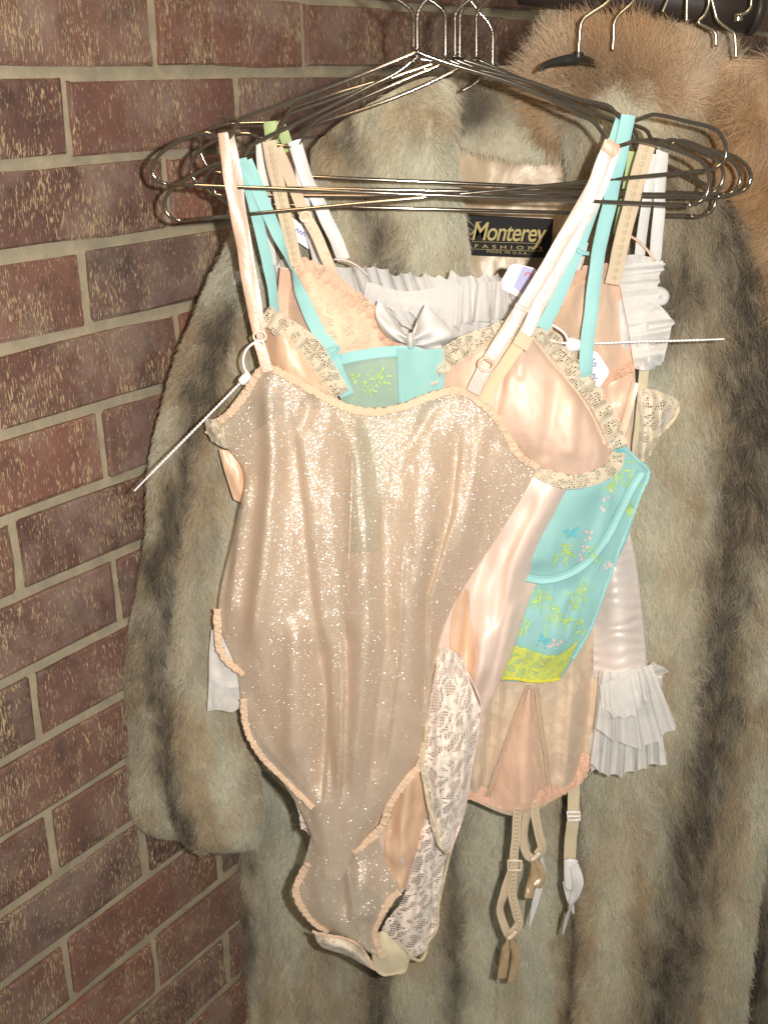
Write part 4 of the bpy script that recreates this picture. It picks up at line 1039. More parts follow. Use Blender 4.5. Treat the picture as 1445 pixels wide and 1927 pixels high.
for pts in ([(1048, 1088), (1035, 1150), (1025, 1220)], [(1030, 1092), (1018, 1150), (1010, 1215)], [(1100, 1070), (1070, 1150), (1045, 1225)], [(1205, 900), (1150, 1010), (1105, 1110), (1062, 1210)]):
    ptube2('seam', pts, -.0008, .0006, MAT['blue_strap'], bus)
elastic('side_binding', [(1160, 828), (1195, 862), (1220, 888), (1205, 930), (1178, 1000), (1150, 1075), (1112, 1180), (1078, 1240)], SBu, .0032, MAT['blue_strap'], bus, bump=.02)
hem = patch([[(930, 1222, -.0), (970, 1215), (1010, 1228), (1050, 1232), (1088, 1205)], [(930, 1250), (970, 1246), (1010, 1256), (1046, 1258), (1072, 1240)], [(935, 1282), (970, 1278), (1010, 1282), (1036, 1280), (1052, 1278)]], 0, 40, 16)
hem = Surf(hem.X, hem.Y + 2.0 * np.sin(hem.X / 3.2) * np.linspace(0, 1, 16)[:, None] ** 3, SBu.depth(hem.X.ravel(), hem.Y.ravel()).reshape(hem.X.shape) - .003)
hem.build('lace_hem', MAT['yellow_lace'], bus, .0006)
elastic('hem_edging', [(945, 1276), (970, 1277), (1000, 1282), (1035, 1281), (1052, 1277)], hem, .0032, mat_cloth('yellow_edging', (.74, .70, .08), .7, .2, 900), bus, bump=.003)
# print: leaf sprays, pink blossoms and butterflies lying on the cloth
def print_mesh(name, mat, polys, surf=SBu, off=-.0011):
    V = []; F = []
    for poly in polys:
        p = np.array(poly, float)
        d = surf.depth(p[:, 0], p[:, 1]) + off
        b = len(V); V += list(at(p[:, 0], p[:, 1], d)); F.append(tuple(range(b, b + len(poly)))[::-1])
    o = mesh_obj(name, V, F, mat, bus, smooth=False); o['kind'] = 'stuff'
    return o
def leaf(x, y, L, ang, w=.28):
    a = math.radians(ang); o = []
    for t in (0, .2, .45, .75, 1, .75, .45, .2):
        o.append(t)
    sg = [0, 1, 1, 1, 0, -1, -1, -1]
    return [(x + L * t * math.cos(a) - s_ * L * w * math.sin(math.pi * t ** .8) * math.sin(a), y + L * t * math.sin(a) + s_ * L * w * math.sin(math.pi * t ** .8) * math.cos(a)) for t, s_ in zip(o, sg)]
def stem(x0, y0, x1, y1, w=1.6):
    d = math.hypot(x1 - x0, y1 - y0); nx_, ny_ = -(y1 - y0) / d * w / 2, (x1 - x0) / d * w / 2
    return [(x0 + nx_, y0 + ny_), (x1 + nx_, y1 + ny_), (x1 - nx_, y1 - ny_), (x0 - nx_, y0 - ny_)]
lv = []
for (x, y, sc, rot) in [(1165, 880, 1.2, 80), (1180, 950, 1.1, 110), (1062, 1040, 1.2, 70), (1098, 1108, .9, 60), (1120, 1040, .8, 130), (1012, 1120, 1.2, 80), (1040, 1150, .9, 20), (1060, 1165, .8, 100), (1075, 1130, .7, 45),
                       (985, 1170, .9, 100), (1150, 905, .9, 150), (1190, 900, .8, 60), (1095, 1175, .7, 150)]:
    for k in range(11):
        a = rot + random.uniform(-85, 85); L = sc * random.uniform(8, 24)
        lv.append(leaf(x + random.uniform(-12, 12), y + random.uniform(-14, 14), L, a, random.uniform(.07, .15)))
    lv.append(stem(x, y - 16 * sc, x + 5, y + 28 * sc, 2))
lv += [stem(1015, 1140, 1085, 1168, 2), stem(1100, 1080, 1070, 1135, 1.6), stem(1035, 1120, 1025, 1200, 1.6)]
print_mesh('leaf_print', MAT['leaf_green'], lv)
bl = []
for (x, y) in [(1105, 1015), (1100, 1032), (1108, 1000), (1140, 940), (1136, 955), (1144, 925), (1042, 1200), (1050, 1208), (1036, 1212), (1142, 1065), (1150, 1058), (1090, 1050)]:
    for k in range(3):
        a = random.random() * 6.28; xx, yy, r_ = x + 5 * math.cos(a), y + 5 * math.sin(a), random.uniform(2.4, 3.6)
        bl.append([(xx + r_ * math.cos(t_), yy + r_ * math.sin(t_)) for t_ in np.linspace(0, 6.28, 7)[:-1]])
print_mesh('blossom_print', MAT['pink_print'], bl)
bt = []
for (x, y, s_, r_) in [(1075, 1005, 1.3, -10), (1022, 1205, 1.0, 30), (1168, 850, .9, 0), (992, 1030, 1.0, 0)]:
    for a, L in ((-35, 20), (-145, 18), (30, 13), (150, 13)):
        bt.append(leaf(x, y, L * s_ * .85, a + r_, .20)); bt.append(leaf(x, y, L * s_ * .6, a + r_ + 22, .16))
print_mesh('butterfly_print', MAT['teal_print'], bt, off=-.0014)
# upper edge at the middle: band, sheer window and its binding
ST = patch([[(640, 672), (700, 660, -.003), (760, 660, -.003), (840, 660)], [(642, 720), (700, 715, -.004), (760, 715, -.004), (835, 712)], [(640, 800), (700, 800, -.003), (760, 800, -.003), (830, 800)]], BYu - .012, 30, 24, (), .002, 30, 63)
ST.build('sheer_window', MAT['blue_sheer'], bus)
ribbon('top_band', on(ST, [(636, 676), (680, 668), (740, 662), (790, 662)], -.002), .0085, MAT['blue_strap'], bus, cols=5)
S = patch([[(746, 655), (790, 658, -.003), (838, 656)], [(748, 700), (790, 704, -.004), (836, 704)], [(750, 780), (790, 790, -.003), (830, 790)]], BYu - .017, 18, 18, (), .001, 30, 64); S.build('centre_panel', MAT['blue_cloth'], bus)
tube('seam', at(*even(on(S, [(748, 660), (750, 700), (752, 760)], -.001), 20).T), .0007, MAT['blue_strap'], bus, 6)
yl = []
for (x, y) in [(700, 705), (715, 712), (690, 722), (708, 728), (722, 700), (668, 705), (732, 722), (695, 738)]:
    for k in range(5):
        yl.append(leaf(x + random.uniform(-9, 9), y + random.uniform(-9, 9), random.uniform(5, 12), random.uniform(0, 360), .18))
print_mesh('flower_print', MAT['leaf_green'], yl, ST, -.0012)
ribbon('strap', [(454, 298, YB - .003), (476, 380, YB + .003), (498, 470, YB + .006), (514, 560, YB + .008), (520, 610, YB + .010)], .0088, MAT['blue_strap'], bus, twist=((0, 0), (.6, 20), (1, 40)))
ribbon('strap', [(462, 303, YB - .002), (500, 390, YB + .002), (530, 460, YB + .004), (548, 508, YB + .005)], [.010, .0105, .009, .004], MAT['blue_strap'], bus, twist=((0, 0), (.7, 20), (1, 80)))
ribbon('strap', [(548, 504, YB + .004), (565, 550, YB + .002), (590, 605, YB), (612, 640, YB - .002), (628, 664, YB - .004)], [.004, .009, .0105, .011, .011], MAT['blue_strap'], bus, twist=((0, -60), (.3, -10), (1, 0)))
ribbon('strap', [(622, 668, YB - .004), (636, 700, YB - .004), (652, 745, YB - .001)], .0115, MAT['blue_strap'], bus)
S_ = at(624, 662, YB - .007); tube('strap_ring', S_ + np.stack([.0062 * np.cos(tt), 0 * tt, .0030 * np.sin(tt) + .003 * np.cos(tt)], -1), .0011, MAT['blue_strap'], bus, 8, True)
ribbon('strap', [(1181, 216, YB - .003), (1165, 300, YB - .002), (1142, 400, YB + .0), (1122, 500, YB + .001), (1108, 620, YB - .002), (1101, 695, YB), (1097, 738, YB + .012)], .0108, MAT['blue_strap'], bus, n=60, cols=5, curl=.0006)
ribbon('strap', [(1170, 224, YB + .003), (1138, 320, YB + .005), (1100, 430, YB + .006), (1062, 530, YB + .004), (1020, 618, YB + .0)], .0105, MAT['blue_strap'], bus, n=60)
ribbon('strap_fold', [(1085, 468, YB + .002), (1095, 474, YB + .001), (1108, 476, YB + .002)], .003, MAT['blue_strap'], bus)

# pale green strap on its own hanger
g = thing('green_strap', 'pale green satin strap looped over a wire hanger notch', 'strap', at(522, 232, YE))
ribbon('strap_band', [(508, 228, YE - .003), (510, 250, YE - .003), (512, 285, YE)], .0105, MAT['green_cloth'], g, curl=.001)
ribbon('strap_band', [(524, 228, YE + .002), (534, 250, YE + .003), (545, 285, YE + .004)], .009, MAT['green_cloth'], g, curl=-.001, twist=((0, 0), (1, 30)))
g2 = thing('green_strap', 'thin pale green strap showing between the aqua and beige straps', 'strap', at(1186, 300, YE))
ribbon('strap_band', [(1190, 285, YE - .002), (1182, 330, YE), (1168, 400, YE + .002), (1160, 440, YE + .004)], .007, MAT['green_cloth'], g2, twist=((0, 0), (1, 30)))

# ------------------------------------------------------------------ peach bodysuit, nearest of all
bod = thing('bodysuit', 'peach bodysuit with shimmering front, satin cups, elastic edges and ivory lace', 'bodysuit', at(700, 1800, .95))
TYs = .948
folds_t = [([(500, 690), (512, 850), (500, 1000), (470, 1250)], (15, 24), -.015), ([(545, 760), (570, 950), (588, 1120), (612, 1300), (628, 1520)], (34, 7), .011),
           ([(660, 740), (684, 1000), (690, 1200), (655, 1520)], (34, 20), -.015), ([(720, 900), (730, 1200), (690, 1520)], (9, 30), .008), ([(800, 780), (790, 1100), (770, 1400)], 30, -.010),
           ([(868, 780), (850, 960), (805, 1120), (795, 1380)], (24, 5), .010), ([(905, 800), (860, 1080)], 18, -.007), ([(470, 880), (448, 1000), (430, 1180)], (5, 20), -.008), ([(648, 1150), (652, 1300), (645, 1520)], (4, 18), .010), ([(612, 1180), (618, 1320), (604, 1520)], (18, 4), .009),
           ([(560, 1150), (548, 1300), (552, 1450)], (20, 26), -.008), ([(760, 1000), (752, 1200), (720, 1450)], (22, 6), -.006), ([(590, 740), (560, 820)], 12, .006), ([(830, 745), (760, 860)], 14, .005)]
STe = patch([[(398, 812, 0.0218), (500, 694, 0.0048), (590, 738, 0.0000), (680, 774, -0.0040), (760, 766, -0.0040), (867, 738, 0.0000), (935, 790, 0.0022), (1012, 880, 0.0138)],
             [(460, 888, 0.0120), (525, 860, -0.0040), (600, 865, -0.0100), (690, 870, -0.0140), (770, 870, -0.0140), (850, 870, -0.0100), (918, 892, -0.0020), (976, 945, 0.0120)],
             [(446, 985, 0.0084), (515, 982, -0.0136), (600, 985, -0.0220), (690, 990, -0.0260), (770, 990, -0.0260), (830, 990, -0.0220), (880, 1000, -0.0104), (926, 1025, 0.0084)],
             [(412, 1148, 0.0092), (490, 1135, -0.0148), (580, 1130, -0.0240), (670, 1130, -0.0280), (740, 1130, -0.0280), (782, 1130, -0.0240), (815, 1135, -0.0112), (850, 1145, 0.0072)],
             [(447, 1262, 0.0081), (500, 1268, -0.0104), (580, 1270, -0.0190), (660, 1270, -0.0230), (720, 1270, -0.0230), (760, 1270, -0.0190), (790, 1265, -0.0091), (816, 1255, 0.0061)],
             [(468, 1385, 0.0056), (520, 1395, -0.0064), (580, 1400, -0.0140), (640, 1402, -0.0180), (690, 1402, -0.0180), (735, 1402, -0.0140), (770, 1402, -0.0056), (798, 1402, 0.0056)],
             [(530, 1468, 0.0028), (565, 1490, -0.0032), (600, 1505, -0.0100), (630, 1515, -0.0120), (660, 1518, -0.0120), (690, 1512, -0.0100), (722, 1500, -0.0028), (752, 1480, 0.0048)],
             [(586, 1556, 0.0040), (598, 1610, 0.0000), (612, 1640, -0.0040), (626, 1655, -0.0050), (640, 1655, -0.0050), (652, 1640, -0.0040), (660, 1622, 0.0000), (672, 1602, 0.0040)]], TYs, 130, 150, folds_t, .0035, 40, 71)
STe.build('front_panel', MAT['shimmer'], bod, .0007)
STl = patch([[(592, 1490, .004), (615, 1490, .0), (640, 1490, -.002), (665, 1490, .004), (700, 1490, .014)], [(584, 1580, .004), (612, 1585, -.004), (640, 1590, -.005), (670, 1600, .008), (720, 1600, .016)],
             [(562, 1660, .006), (610, 1660, -.006), (652, 1664, -.006), (700, 1668, .006), (752, 1672, .014)], [(572, 1712, .006), (620, 1715, -.006), (658, 1720, -.006), (700, 1715, .0), (738, 1700, .01)],
             [(612, 1750, .006), (640, 1752, -.004), (668, 1756, -.006), (690, 1758, -.002), (708, 1760, .006)], [(672, 1766, .004), (682, 1778, -.002), (692, 1790, -.004), (704, 1796, -.002), (716, 1796, .004)]],
            TYs + .0025, 50, 60, [([(660, 1480), (655, 1620), (668, 1760)], 9, -.006), ([(632, 1480), (640, 1640), (655, 1740)], 14, .005), ([(690, 1620), (690, 1740)], 18, -.004)], .003, 30, 73)
STl.build('tail_panel', MAT['shimmer'], bod, .0007)
tube('centre_seam', at(*even(on(STe, [(664, 778), (662, 900), (656, 1050), (648, 1180), (640, 1280), (640, 1380), (642, 1480)], -.0006), 60).T), .0009, MAT['shimmer'], bod, 6)
tube('centre_seam', at(*even(on(STl, [(655, 1630), (662, 1690), (668, 1730), (678, 1760)], -.0006), 30).T), .0007, MAT['shimmer'], bod, 6)
E_ = MAT['elastic']
elastic('elastic_edging', [(392, 818), (404, 800), (432, 778), (462, 742), (482, 708), (503, 692), (540, 708), (590, 736), (640, 762), (684, 774), (722, 774), (762, 765), (810, 746), (862, 735), (902, 755), (945, 802), (975, 855), (1012, 880)], STe, .0078, E_, bod)
elastic('elastic_edging', [(409, 1146), (410, 1180), (414, 1220), (432, 1248), (460, 1268)], STe, .0078, E_, bod)
elastic('elastic_edging', [(458, 1315), (464, 1368), (491, 1421), (533, 1463), (563, 1494), (590, 1520)], STe, .0072, E_, bod)
elastic('elastic_edging', [(799, 1398), (792, 1438), (764, 1470), (736, 1510), (720, 1554), (690, 1584), (664, 1604)], STe, .0090, E_, bod)
elastic('elastic_edging', [(580, 1625), (566, 1650), (557, 1675), (566, 1704), (592, 1736), (620, 1752)], STl, .0082, E_, bod)
elastic('elastic_edging', [(656, 1618), (678, 1632), (706, 1642), (732, 1656), (748, 1676)], STl, .0070, MAT['peach_lace'], bod, off=-.003)
elastic('elastic_edging', [(752, 1678), (735, 1694), (716, 1725), (704, 1756), (712, 1788), (722, 1802)], STl, .0080, E_, bod)
# left lace flounce peeping past the side
S = patch([[(386, 786), (402, 790, -.004), (420, 800)], [(388, 806), (404, 812, -.006), (424, 822)], [(398, 830), (412, 838), (430, 846)]], TYs + .018, 22, 16, (), .006, 8, 3); S.build('lace_trim', MAT['grey_lace'], bod)
S = patch([[(412, 845), (440, 852), (470, 880)], [(424, 890), (446, 900, -.006), (466, 910)], [(440, 940), (452, 945), (462, 950)]], TYs + .03, 16, 18, (), .003, 20, 4); S.build('side_panel', MAT['deep_satin'], bod)
# care label seen through the knit
S = patch([[(664, 785), (694, 783), (722, 786)], [(662, 900), (694, 900), (720, 900)], [(660, 1038), (690, 1040), (716, 1036)]], TYs - .005, 12, 30, (), .002, 30, 6)
S = Surf(S.X, S.Y, STe.depth(S.X.ravel(), S.Y.ravel()).reshape(S.X.shape) + .0016); S.build('care_label', MAT['green_label'], bod, .0004)
# the satin half behind
folds_s = [([(1070, 870), (960, 1080), (900, 1320)], (40, 22), -.010), ([(930, 980), (885, 1120), (872, 1270)], (8, 24), .011), ([(1010, 920), (950, 1060), (925, 1200)], (22, 7), .008), ([(970, 1120), (940, 1250), (915, 1340)], (8, 18), -.007), ([(1085, 890), (1030, 1000), (985, 1110)], (7, 16), .005), ([(900, 1180), (905, 1260), (880, 1360)], 10, -.006), ([(770, 1450), (752, 1640)], 12, -.008)]
SSa = patch([[(446, 836, .014), (560, 770, .012), (700, 792, .008), (850, 770, .002), (960, 850, -.002), (1050, 890, -.002), (1122, 905, .012)],
             [(470, 920, .014), (560, 920, .012), (700, 920, .008), (820, 920, .0), (930, 930, -.004), (1020, 950, -.002), (1092, 955, .012)],
             [(456, 1010, .014), (560, 1010, .012), (680, 1010, .008), (800, 1010, .0), (890, 1015, -.004), (975, 1020, -.002), (1052, 1022, .012)],
             [(426, 1140, .014), (550, 1130, .012), (680, 1130, .008), (780, 1130, .0), (860, 1130, -.004), (928, 1130, -.002), (998, 1122, .012)],
             [(458, 1256, .014), (560, 1262, .012), (680, 1262, .008), (760, 1262, 0), (830, 1262, -.004), (893, 1252, -.002), (960, 1235, .012)],
             [(482, 1376, .014), (560, 1380, .012), (650, 1382, .008), (735, 1380, 0), (800, 1376, -.002), (848, 1364, -.002), (912, 1338, .012)],
             [(585, 1500, .014), (620, 1502, .012), (670, 1504, .008), (730, 1502, 0), (765, 1500, -.002), (795, 1490, .0), (830, 1470, .012)],
             [(640, 1620, .014), (670, 1622, .012), (705, 1622, .008), (735, 1620, 0), (758, 1615, -.002), (778, 1600, .0), (796, 1580, .012)],
             [(715, 1690, .014), (722, 1692, .012), (732, 1692, .008), (740, 1690, 0), (748, 1686, -.002), (756, 1680, .0), (764, 1670, .01)]], TYs + .022, 80, 110, folds_s, .004, 46, 75)
SSa.build('back_panel', MAT['peach_satin'], bod, .0006)
S = patch([[(872, 1104), (877, 1108), (882, 1113)], [(852, 1152), (869, 1157, .002), (885, 1163)], [(846, 1205), (868, 1208, .003), (889, 1216)], [(856, 1255), (875, 1260, .002), (893, 1270)], [(878, 1300), (887, 1306), (896, 1316)]], 0, 14, 20)
S = Surf(S.X, S.Y, SSa.depth(S.X.ravel(), S.Y.ravel()).reshape(S.X.shape) - .0016); S.build('inner_facing', MAT['deep_satin'], bod)
S = patch([[(770, 1430), (800, 1425), (830, 1440)], [(748, 1490), (785, 1500, -.003), (822, 1500)], [(728, 1560), (760, 1565, -.004), (800, 1560)], [(724, 1620), (748, 1625, -.003), (780, 1610)], [(735, 1672), (748, 1676), (762, 1668)]], 0, 20, 34)
S = Surf(S.X, S.Y, SSa.depth(S.X.ravel(), S.Y.ravel()).reshape(S.X.shape) - .0018 + .003 * fbm(np.stack([S.X / 16, S.Y / 34, 0 * S.X], -1), 8)); S.build('inner_facing', MAT['deep_satin'], bod)
# lace leg flounces
SLc = patch([[(826, 1215, 0), (846, 1222, -.006), (868, 1236, 0)], [(812, 1300, 0), (850, 1300, -.008), (890, 1300, 0)], [(800, 1380, 0), (850, 1385, -.010), (906, 1350, .004)], [(796, 1450, 0), (845, 1465, -.010), (892, 1430, .006)], [(806, 1530, 0), (838, 1545, -.008), (872, 1530, .006)], [(822, 1590, 0), (834, 1598, -.004), (846, 1604, .004)]],
            TYs + .004, 40, 90, [([(850, 1230), (860, 1580)], 9, .006), ([(825, 1230), (822, 1560)], 7, -.005), ([(880, 1290), (868, 1520)], 7, -.005)], .005, 14, 77)
SLc.build('lace_flounce', MAT['ivory_lace'], bod, .0004)
elastic('lace_edging', [(826, 1216), (812, 1260), (806, 1310), (802, 1380), (794, 1440), (800, 1480), (808, 1520), (822, 1560), (826, 1588), (842, 1606)], SLc, .0036, MAT['cream_elastic'], bod, bump=.005)
elastic('lace_edging', [(858, 1226), (868, 1240), (876, 1262), (892, 1290), (906, 1330), (900, 1380), (888, 1440), (872, 1530), (846, 1606)], SLc, .0024, MAT['pink_ribbon'], bod, bump=.006)
S = patch([[(835, 1270), (850, 1268, -.003), (872, 1285)], [(838, 1340), (855, 1340, -.004), (876, 1340)], [(842, 1400), (858, 1402), (874, 1390)]], TYs + .012, 14, 18); S.build('crotch_lining', MAT['gusset'], bod)
SLd = patch([[(800, 1540, 0), (830, 1550, -.006), (858, 1560, .004)], [(775, 1620, 0), (808, 1625, -.006), (836, 1630, .004)], [(758, 1690, 0), (796, 1695, -.006), (826, 1700, .004)], [(722, 1740, 0), (775, 1750, -.006), (820, 1750, .004)], [(722, 1775, 0), (770, 1775, -.004), (808, 1772, .004)], [(760, 1800, 0), (780, 1800, -.002), (800, 1790, .004)]],
            TYs + .030, 40, 70, [([(800, 1560), (780, 1780)], 8, -.006), ([(822, 1560), (812, 1760)], 6, .005)], .004, 14, 79)
SLd.build('lace_flounce', MAT['ivory_lace'], bod, .0004)
elastic('lace_edging', [(860, 1556), (842, 1625), (826, 1700), (822, 1748), (806, 1772), (800, 1796), (790, 1808), (772, 1800), (768, 1790)], SLd, .0030, MAT['cream_elastic'], bod, bump=.008)
S = patch([[(548, 1490), (556, 1496), (566, 1505)], [(562, 1530), (574, 1530, -.003), (586, 1530)], [(566, 1560), (576, 1565), (584, 1575)]], TYs + .02, 14, 18, (), .003, 10, 5); S.build('lace_flounce', MAT['ivory_lace'], bod, .0004)
# folded gusset at the bottom
S = patch([[(590, 1752), (612, 1756, -.004), (640, 1764, -.006), (668, 1778, -.004), (690, 1798)], [(596, 1770), (620, 1776, -.010), (648, 1784, -.012), (674, 1798, -.010), (698, 1818)], [(606, 1782), (630, 1790), (655, 1798), (680, 1812), (705, 1826)]], TYs + .006, 30, 16, (), .002, 14, 7); S.build('lace_edge_fold', MAT['cream_lace'], bod, .0012)
elastic('lace_edging', [(588, 1752), (604, 1760), (640, 1764), (672, 1776), (690, 1798), (702, 1822)], S, .0034, MAT['elastic'], bod, bump=.005)
S = patch([[(700, 1765), (720, 1752, -.002), (738, 1768, -.002)], [(700, 1795), (728, 1788, -.008), (762, 1792, -.002)], [(702, 1820), (735, 1818, -.004), (768, 1806)], [(714, 1834), (736, 1834), (758, 1828)]], TYs + .012, 22, 22, (), .002, 18, 9); S.build('gusset', MAT['gusset'], bod, .001)
elastic('lace_edging', [(704, 1822), (722, 1834), (742, 1832), (760, 1828), (766, 1812), (770, 1796)], S, .0034, MAT['cream_elastic'], bod, bump=.007)
# cups
SC1 = patch([[(500, 610, .006), (520, 606, -.004), (540, 622)], [(500, 650, .006), (540, 655, -.010), (578, 662)], [(505, 700, .006), (555, 705, -.012), (612, 712)], [(520, 745, .004), (575, 760), (640, 766)]], TYs + .010, 26, 30, (), .003, 24, 81)
SC1.build('cup', MAT['deep_satin'], bod)
ribbon('lace_trim', on(SC1, [(498, 590), (520, 606), (545, 620), (575, 640), (600, 668), (622, 706), (642, 742)], -.004), .0145, MAT['grey_lace'], bod, cols=5, scallop=(.012, .003), ruffle=(.012, .0018), n=90)
elastic('cup_edging', [(498, 600), (516, 616), (540, 636), (566, 662), (590, 696), (618, 738)], SC1, .0030, MAT['elastic'], bod, bump=.003)
SC2 = patch([[(800, 760, .012), (840, 700, .004), (890, 660, .0), (930, 634, .002), (980, 622, .006), (1010, 640, .012)],
             [(835, 770, .008), (880, 740, -.008), (930, 710, -.014), (980, 690, -.014), (1030, 690, -.006), (1062, 700, .010)],
             [(880, 800, .006), (920, 790, -.012), (970, 780, -.022), (1030, 770, -.022), (1085, 765, -.012), (1118, 770, .010)],
             [(940, 840, .006), (975, 840, -.010), (1020, 840, -.020), (1070, 838, -.018), (1115, 832, -.008), (1146, 830, .010)],
             [(1000, 885, .008), (1025, 888, -.002), (1055, 892, -.006), (1090, 894, -.004), (1125, 882, .0), (1152, 868, .012)]], TYs + .018, 60, 60,
            [([(960, 650), (945, 720), (930, 800)], 7, .005), ([(985, 640), (975, 720)], 6, -.004), ([(1045, 700), (1035, 800), (1020, 880)], 12, .006), ([(1080, 730), (1070, 870)], 14, -.004)], .003, 30, 83)
SC2.build('cup', MAT['cup_satin'], bod)
ribbon('lace_trim', on(SC2, [(748, 756), (772, 740), (800, 708), (835, 672), (875, 648), (920, 632), (955, 618), (990, 622)], -.003), .0150, MAT['grey_lace'], bod, cols=6, scallop=(.014, .0035), ruffle=(.014, .002), n=120)
ribbon('lace_trim', on(SC2, [(985, 600), (1012, 622), (1040, 652), (1068, 690), (1100, 730), (1128, 775), (1150, 815), (1160, 845)], -.003)[::-1], .0150, MAT['grey_lace'], bod, cols=6, scallop=(.014, .0035), ruffle=(.014, .002), n=120)
ribbon('lace_trim', on(SC2, [(1165, 850), (1160, 872), (1140, 892), (1105, 905), (1070, 908), (1035, 898), (1005, 884)], -.004), .0105, MAT['grey_lace'], bod, cols=5, scallop=(.012, .002), n=90)
elastic('cup_edging', [(770, 764), (812, 722), (850, 690), (895, 662), (940, 645), (985, 640)], SC2, .0032, MAT['elastic'], bod, bump=.003)
elastic('cup_edging', [(1000, 634), (1030, 672), (1060, 708), (1092, 748), (1118, 792), (1138, 836)], SC2, .0032, MAT['elastic'], bod, bump=.003)
# straps
ribbon('strap', [(418, 250, YA - .004), (430, 320, YA - .003), (444, 400, YA - .004), (462, 500, YA - .006), (478, 590, YA - .008), (486, 628, YA - .008)], [.0078, .0088, .0088, .0088, .0085, .0075], MAT['peach_ribbon'], bod, n=60, cols=5, curl=.0008, twist=((0, -10), (.3, 14), (.6, -12), (1, 5)))
ribbon('strap', [(433, 253, YA + .002), (446, 330, YA + .003), (460, 420, YA + .001), (474, 520, YA - .002), (488, 600, YA - .004), (492, 640, YA - .004)], .0075, MAT['pink_ribbon'], bod, n=60, twist=((0, 20), (.4, -25), (1, 20)))
ribbon('strap', [(486, 640, YA - .009), (496, 668, YA - .009), (504, 700, YA - .009)], .0085, MAT['peach_ribbon'], bod)
c0 = at(489, 633, YA - .011); tube('strap_ring', c0 + np.stack([.0048 * np.cos(tt), 0 * tt, .0040 * np.sin(tt)], -1), .0010, MAT['clear_plastic'], bod, 8, True)
ribbon('strap', [(1150, 266, YA - .004), (1118, 345, YA - .005), (1076, 420, YA - .006), (1024, 512, YA - .008), (965, 606, YA - .010), (918, 680, YA - .012)], .0106, MAT['pink_ribbon'], bod, n=70, cols=5, curl=.0006)
ribbon('strap', [(1158, 272, YA + .002), (1130, 350, YA + .001), (1090, 430, YA), (1048, 512, YA - .003), (1002, 600, YA - .006), (968, 662, YA - .008)], .0098, MAT['pink_ribbon'], bod, n=70)
ribbon('strap_sleeve', [(1136, 272, YA - .006), (1146, 278, YA - .007), (1160, 286, YA - .006)], .0095, MAT['peach_ribbon'], bod, curl=.002)
ribbon('strap_fold', [(970, 572, YA - .012), (982, 580, YA - .012), (996, 586, YA - .011)], .0035, MAT['pink_ribbon'], bod)
c0 = at(914, 686, YA - .014); tube('strap_ring', c0 + np.stack([.0058 * np.cos(tt), 0 * tt, .0052 * np.sin(tt)], -1), .0011, MAT['peach_ribbon'], bod, 8, True)
ribbon('strap', [(912, 690, YA - .013), (902, 715, YA - .013), (890, 740, YA - .012)], .0112, MAT['pink_ribbon'], bod)
ribbon('strap_elastic', [(978, 645, YA - .009), (955, 680, YA - .010), (928, 722, YA - .010), (908, 756, YA - .010)], .0100, MAT['cream_elastic'], bod)
ribbon('strap_patch', [(992, 630, YA - .010), (978, 654, YA - .011)], .0118, MAT['elastic'], bod)

# ------------------------------------------------------------------ tags and barbed ties
def barbed(label, pts, Y, head, loop, r=.0011):
    t = thing('tag_tie', label, 'tag tie', at(*head, Y))
    q = even([(x, y, Y + (d[0] if d else 0)) for x, y, *d in pts], 170)
    P = at(q[:, 0], q[:, 1], q[:, 2])
    s = np.r_[0, np.cumsum(np.linalg.norm(np.diff(P, axis=0), axis=1))]
    rad = r * (.72 + .34 * np.clip(np.sin(2 * math.pi * s / .0031), -.4, 1) * (s < s[-1] * .84))
    rad[s > s[-1] * .84] *= .85
    tube('tail', P, rad, MAT['white_plastic'], t, 8)
    ptube('loop', loop, Y, .0010, MAT['white_plastic'], t, 40, 8)
    return t
t = barbed('white barbed plastic tie hanging from the peach bodysuit strap against the bricks', [(456, 717), (420, 754, -.002), (360, 815, -.004), (300, 876, -.004), (253, 924, -.004)], YA - .016, (462, 712), [(470, 706), (461, 694), (458, 676), (464, 658), (477, 646), (491, 641), (497, 646)])
hd = even([(518, 704, YA - .016), (510, 720, YA - .017), (503, 745, YA - .017)], 8)
q = even([(456, 718, YA - .016), (470, 702, YA - .016)], 8)
tube('head', at(np.linspace(452, 470, 8), np.linspace(721, 704, 8), np.full(8, YA - .017)), np.array([.002, .0034, .0036, .0036, .0036, .0036, .0034, .002]), MAT['white_plastic'], t, 10)
t2 = barbed('white barbed plastic tie pointing sideways from the aqua bustier strap', [(1085, 640), (1120, 646), (1200, 643), (1280, 641), (1362, 638)], YB + .004, (1080, 650), [(1018, 602), (1040, 612), (1062, 628), (1070, 650), (1072, 672)])
tube('head', at(np.linspace(1064, 1098, 10), np.linspace(648, 650, 10), np.full(10, YB + .004)), np.array([.003, .0055, .006, .006, .006, .0055, .005, .0045, .004, .002]), MAT['white_plastic'], t2, 12)
ptube('stub', [(1036, 640), (1050, 644), (1066, 646)], YB + .004, .0010, MAT['white_plastic'], t2, 12, 8)

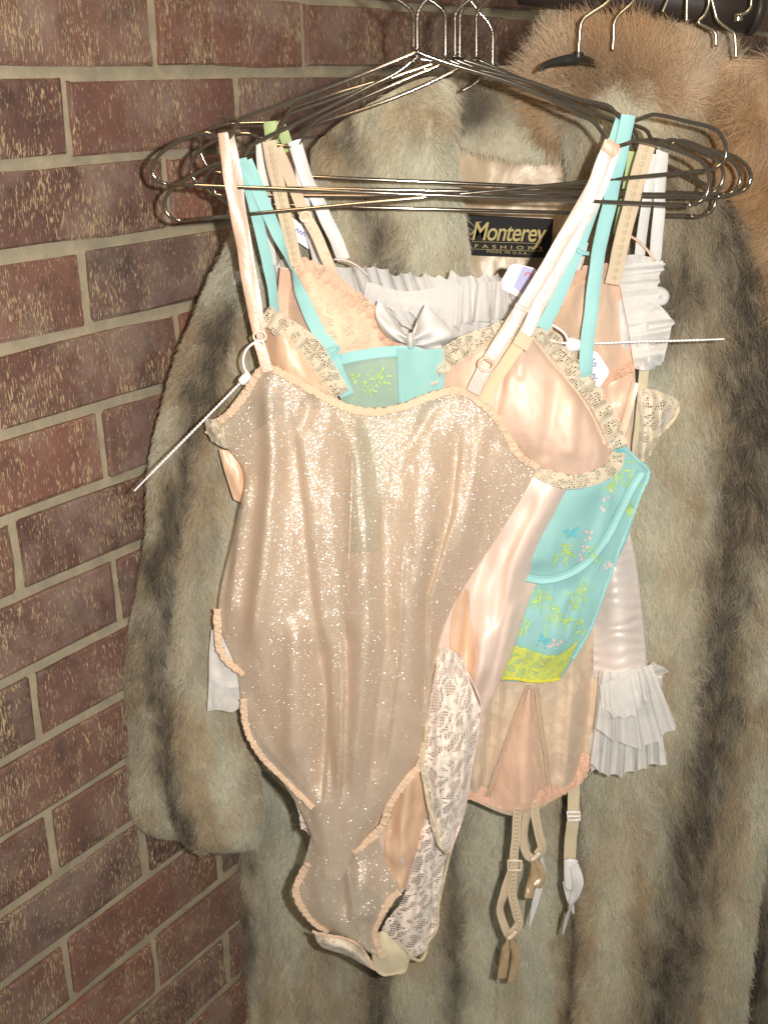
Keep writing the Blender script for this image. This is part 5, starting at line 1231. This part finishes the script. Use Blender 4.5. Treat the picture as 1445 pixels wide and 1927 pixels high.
def card(label, corners, Y, name='price_tag', r=.22):
    c = np.array(corners, float)
    out = []
    n = len(c)
    for k in range(n):
        a, b, d = c[k - 1], c[k], c[(k + 1) % n]
        for s_ in np.linspace(0, 1, 5):
            p0 = b + (a - b) * r; p1 = b + (d - b) * r
            out.append((1 - s_) ** 2 * p0 + 2 * s_ * (1 - s_) * b + s_ ** 2 * p1)
    out = np.array(out)
    o = mesh_obj(name, at(out[:, 0], out[:, 1], np.full(len(out), Y)), [tuple(range(len(out)))[::-1]], MAT['paper'], None, smooth=False, thick=.0006)
    return out, o
_, tg = card('', [(962, 494), (1012, 506), (1000, 572), (936, 540)], TY - .018)
tag(tg, 'white price tag with a lilac band behind the pale pink strap', 'price tag', 'paper price tags')
def child_poly(name, pts, Y, mat, par):
    p = np.array(pts, float)
    return mesh_obj(name, at(p[:, 0], p[:, 1], np.full(len(p), Y)), [tuple(range(len(p)))[::-1]], mat, par, smooth=False)
child_poly('lilac_band', [(984, 501), (1006, 507), (994, 562), (966, 540)], TY - .0186, MAT['lilac'], tg)
ptube('red_mark', [(986, 518), (992, 513), (1000, 517), (998, 524)], TY - .0192, .0005, MAT['red_print'], tg, 14, 5)
_, tg2 = card('', [(1094, 664), (1122, 660), (1148, 700), (1124, 734), (1092, 728)], YB + .005)
tag(tg2, 'white price tag with blue pen figures behind the aqua strap', 'price tag', 'paper price tags')
ptube('pen_mark', [(1120, 674), (1114, 680), (1114, 688), (1120, 688), (1120, 683), (1114, 684)], YB + .0042, .0004, MAT['ink'], tg2, 26, 5)
ptube('pen_mark', [(1113, 706), (1118, 704), (1118, 710), (1113, 714), (1116, 714)], YB + .0042, .0004, MAT['ink'], tg2, 26, 5)
ptube('pen_mark', [(1119, 713), (1124, 711)], YB + .0042, .0004, MAT['ink'], tg2, 6, 5)
_, tg3 = card('', [(548, 408), (570, 422), (582, 470), (556, 452)], YD + .012, r=.12)
tag(tg3, 'small white tag with scribbled pen writing between the beige straps', 'price tag', 'paper price tags')
ptube('pen_mark', [(553, 428), (556, 434), (560, 430), (562, 438), (566, 434), (568, 442), (572, 436), (574, 446)], YD + .0112, .0003, MAT['ink'], tg3, 40, 5)
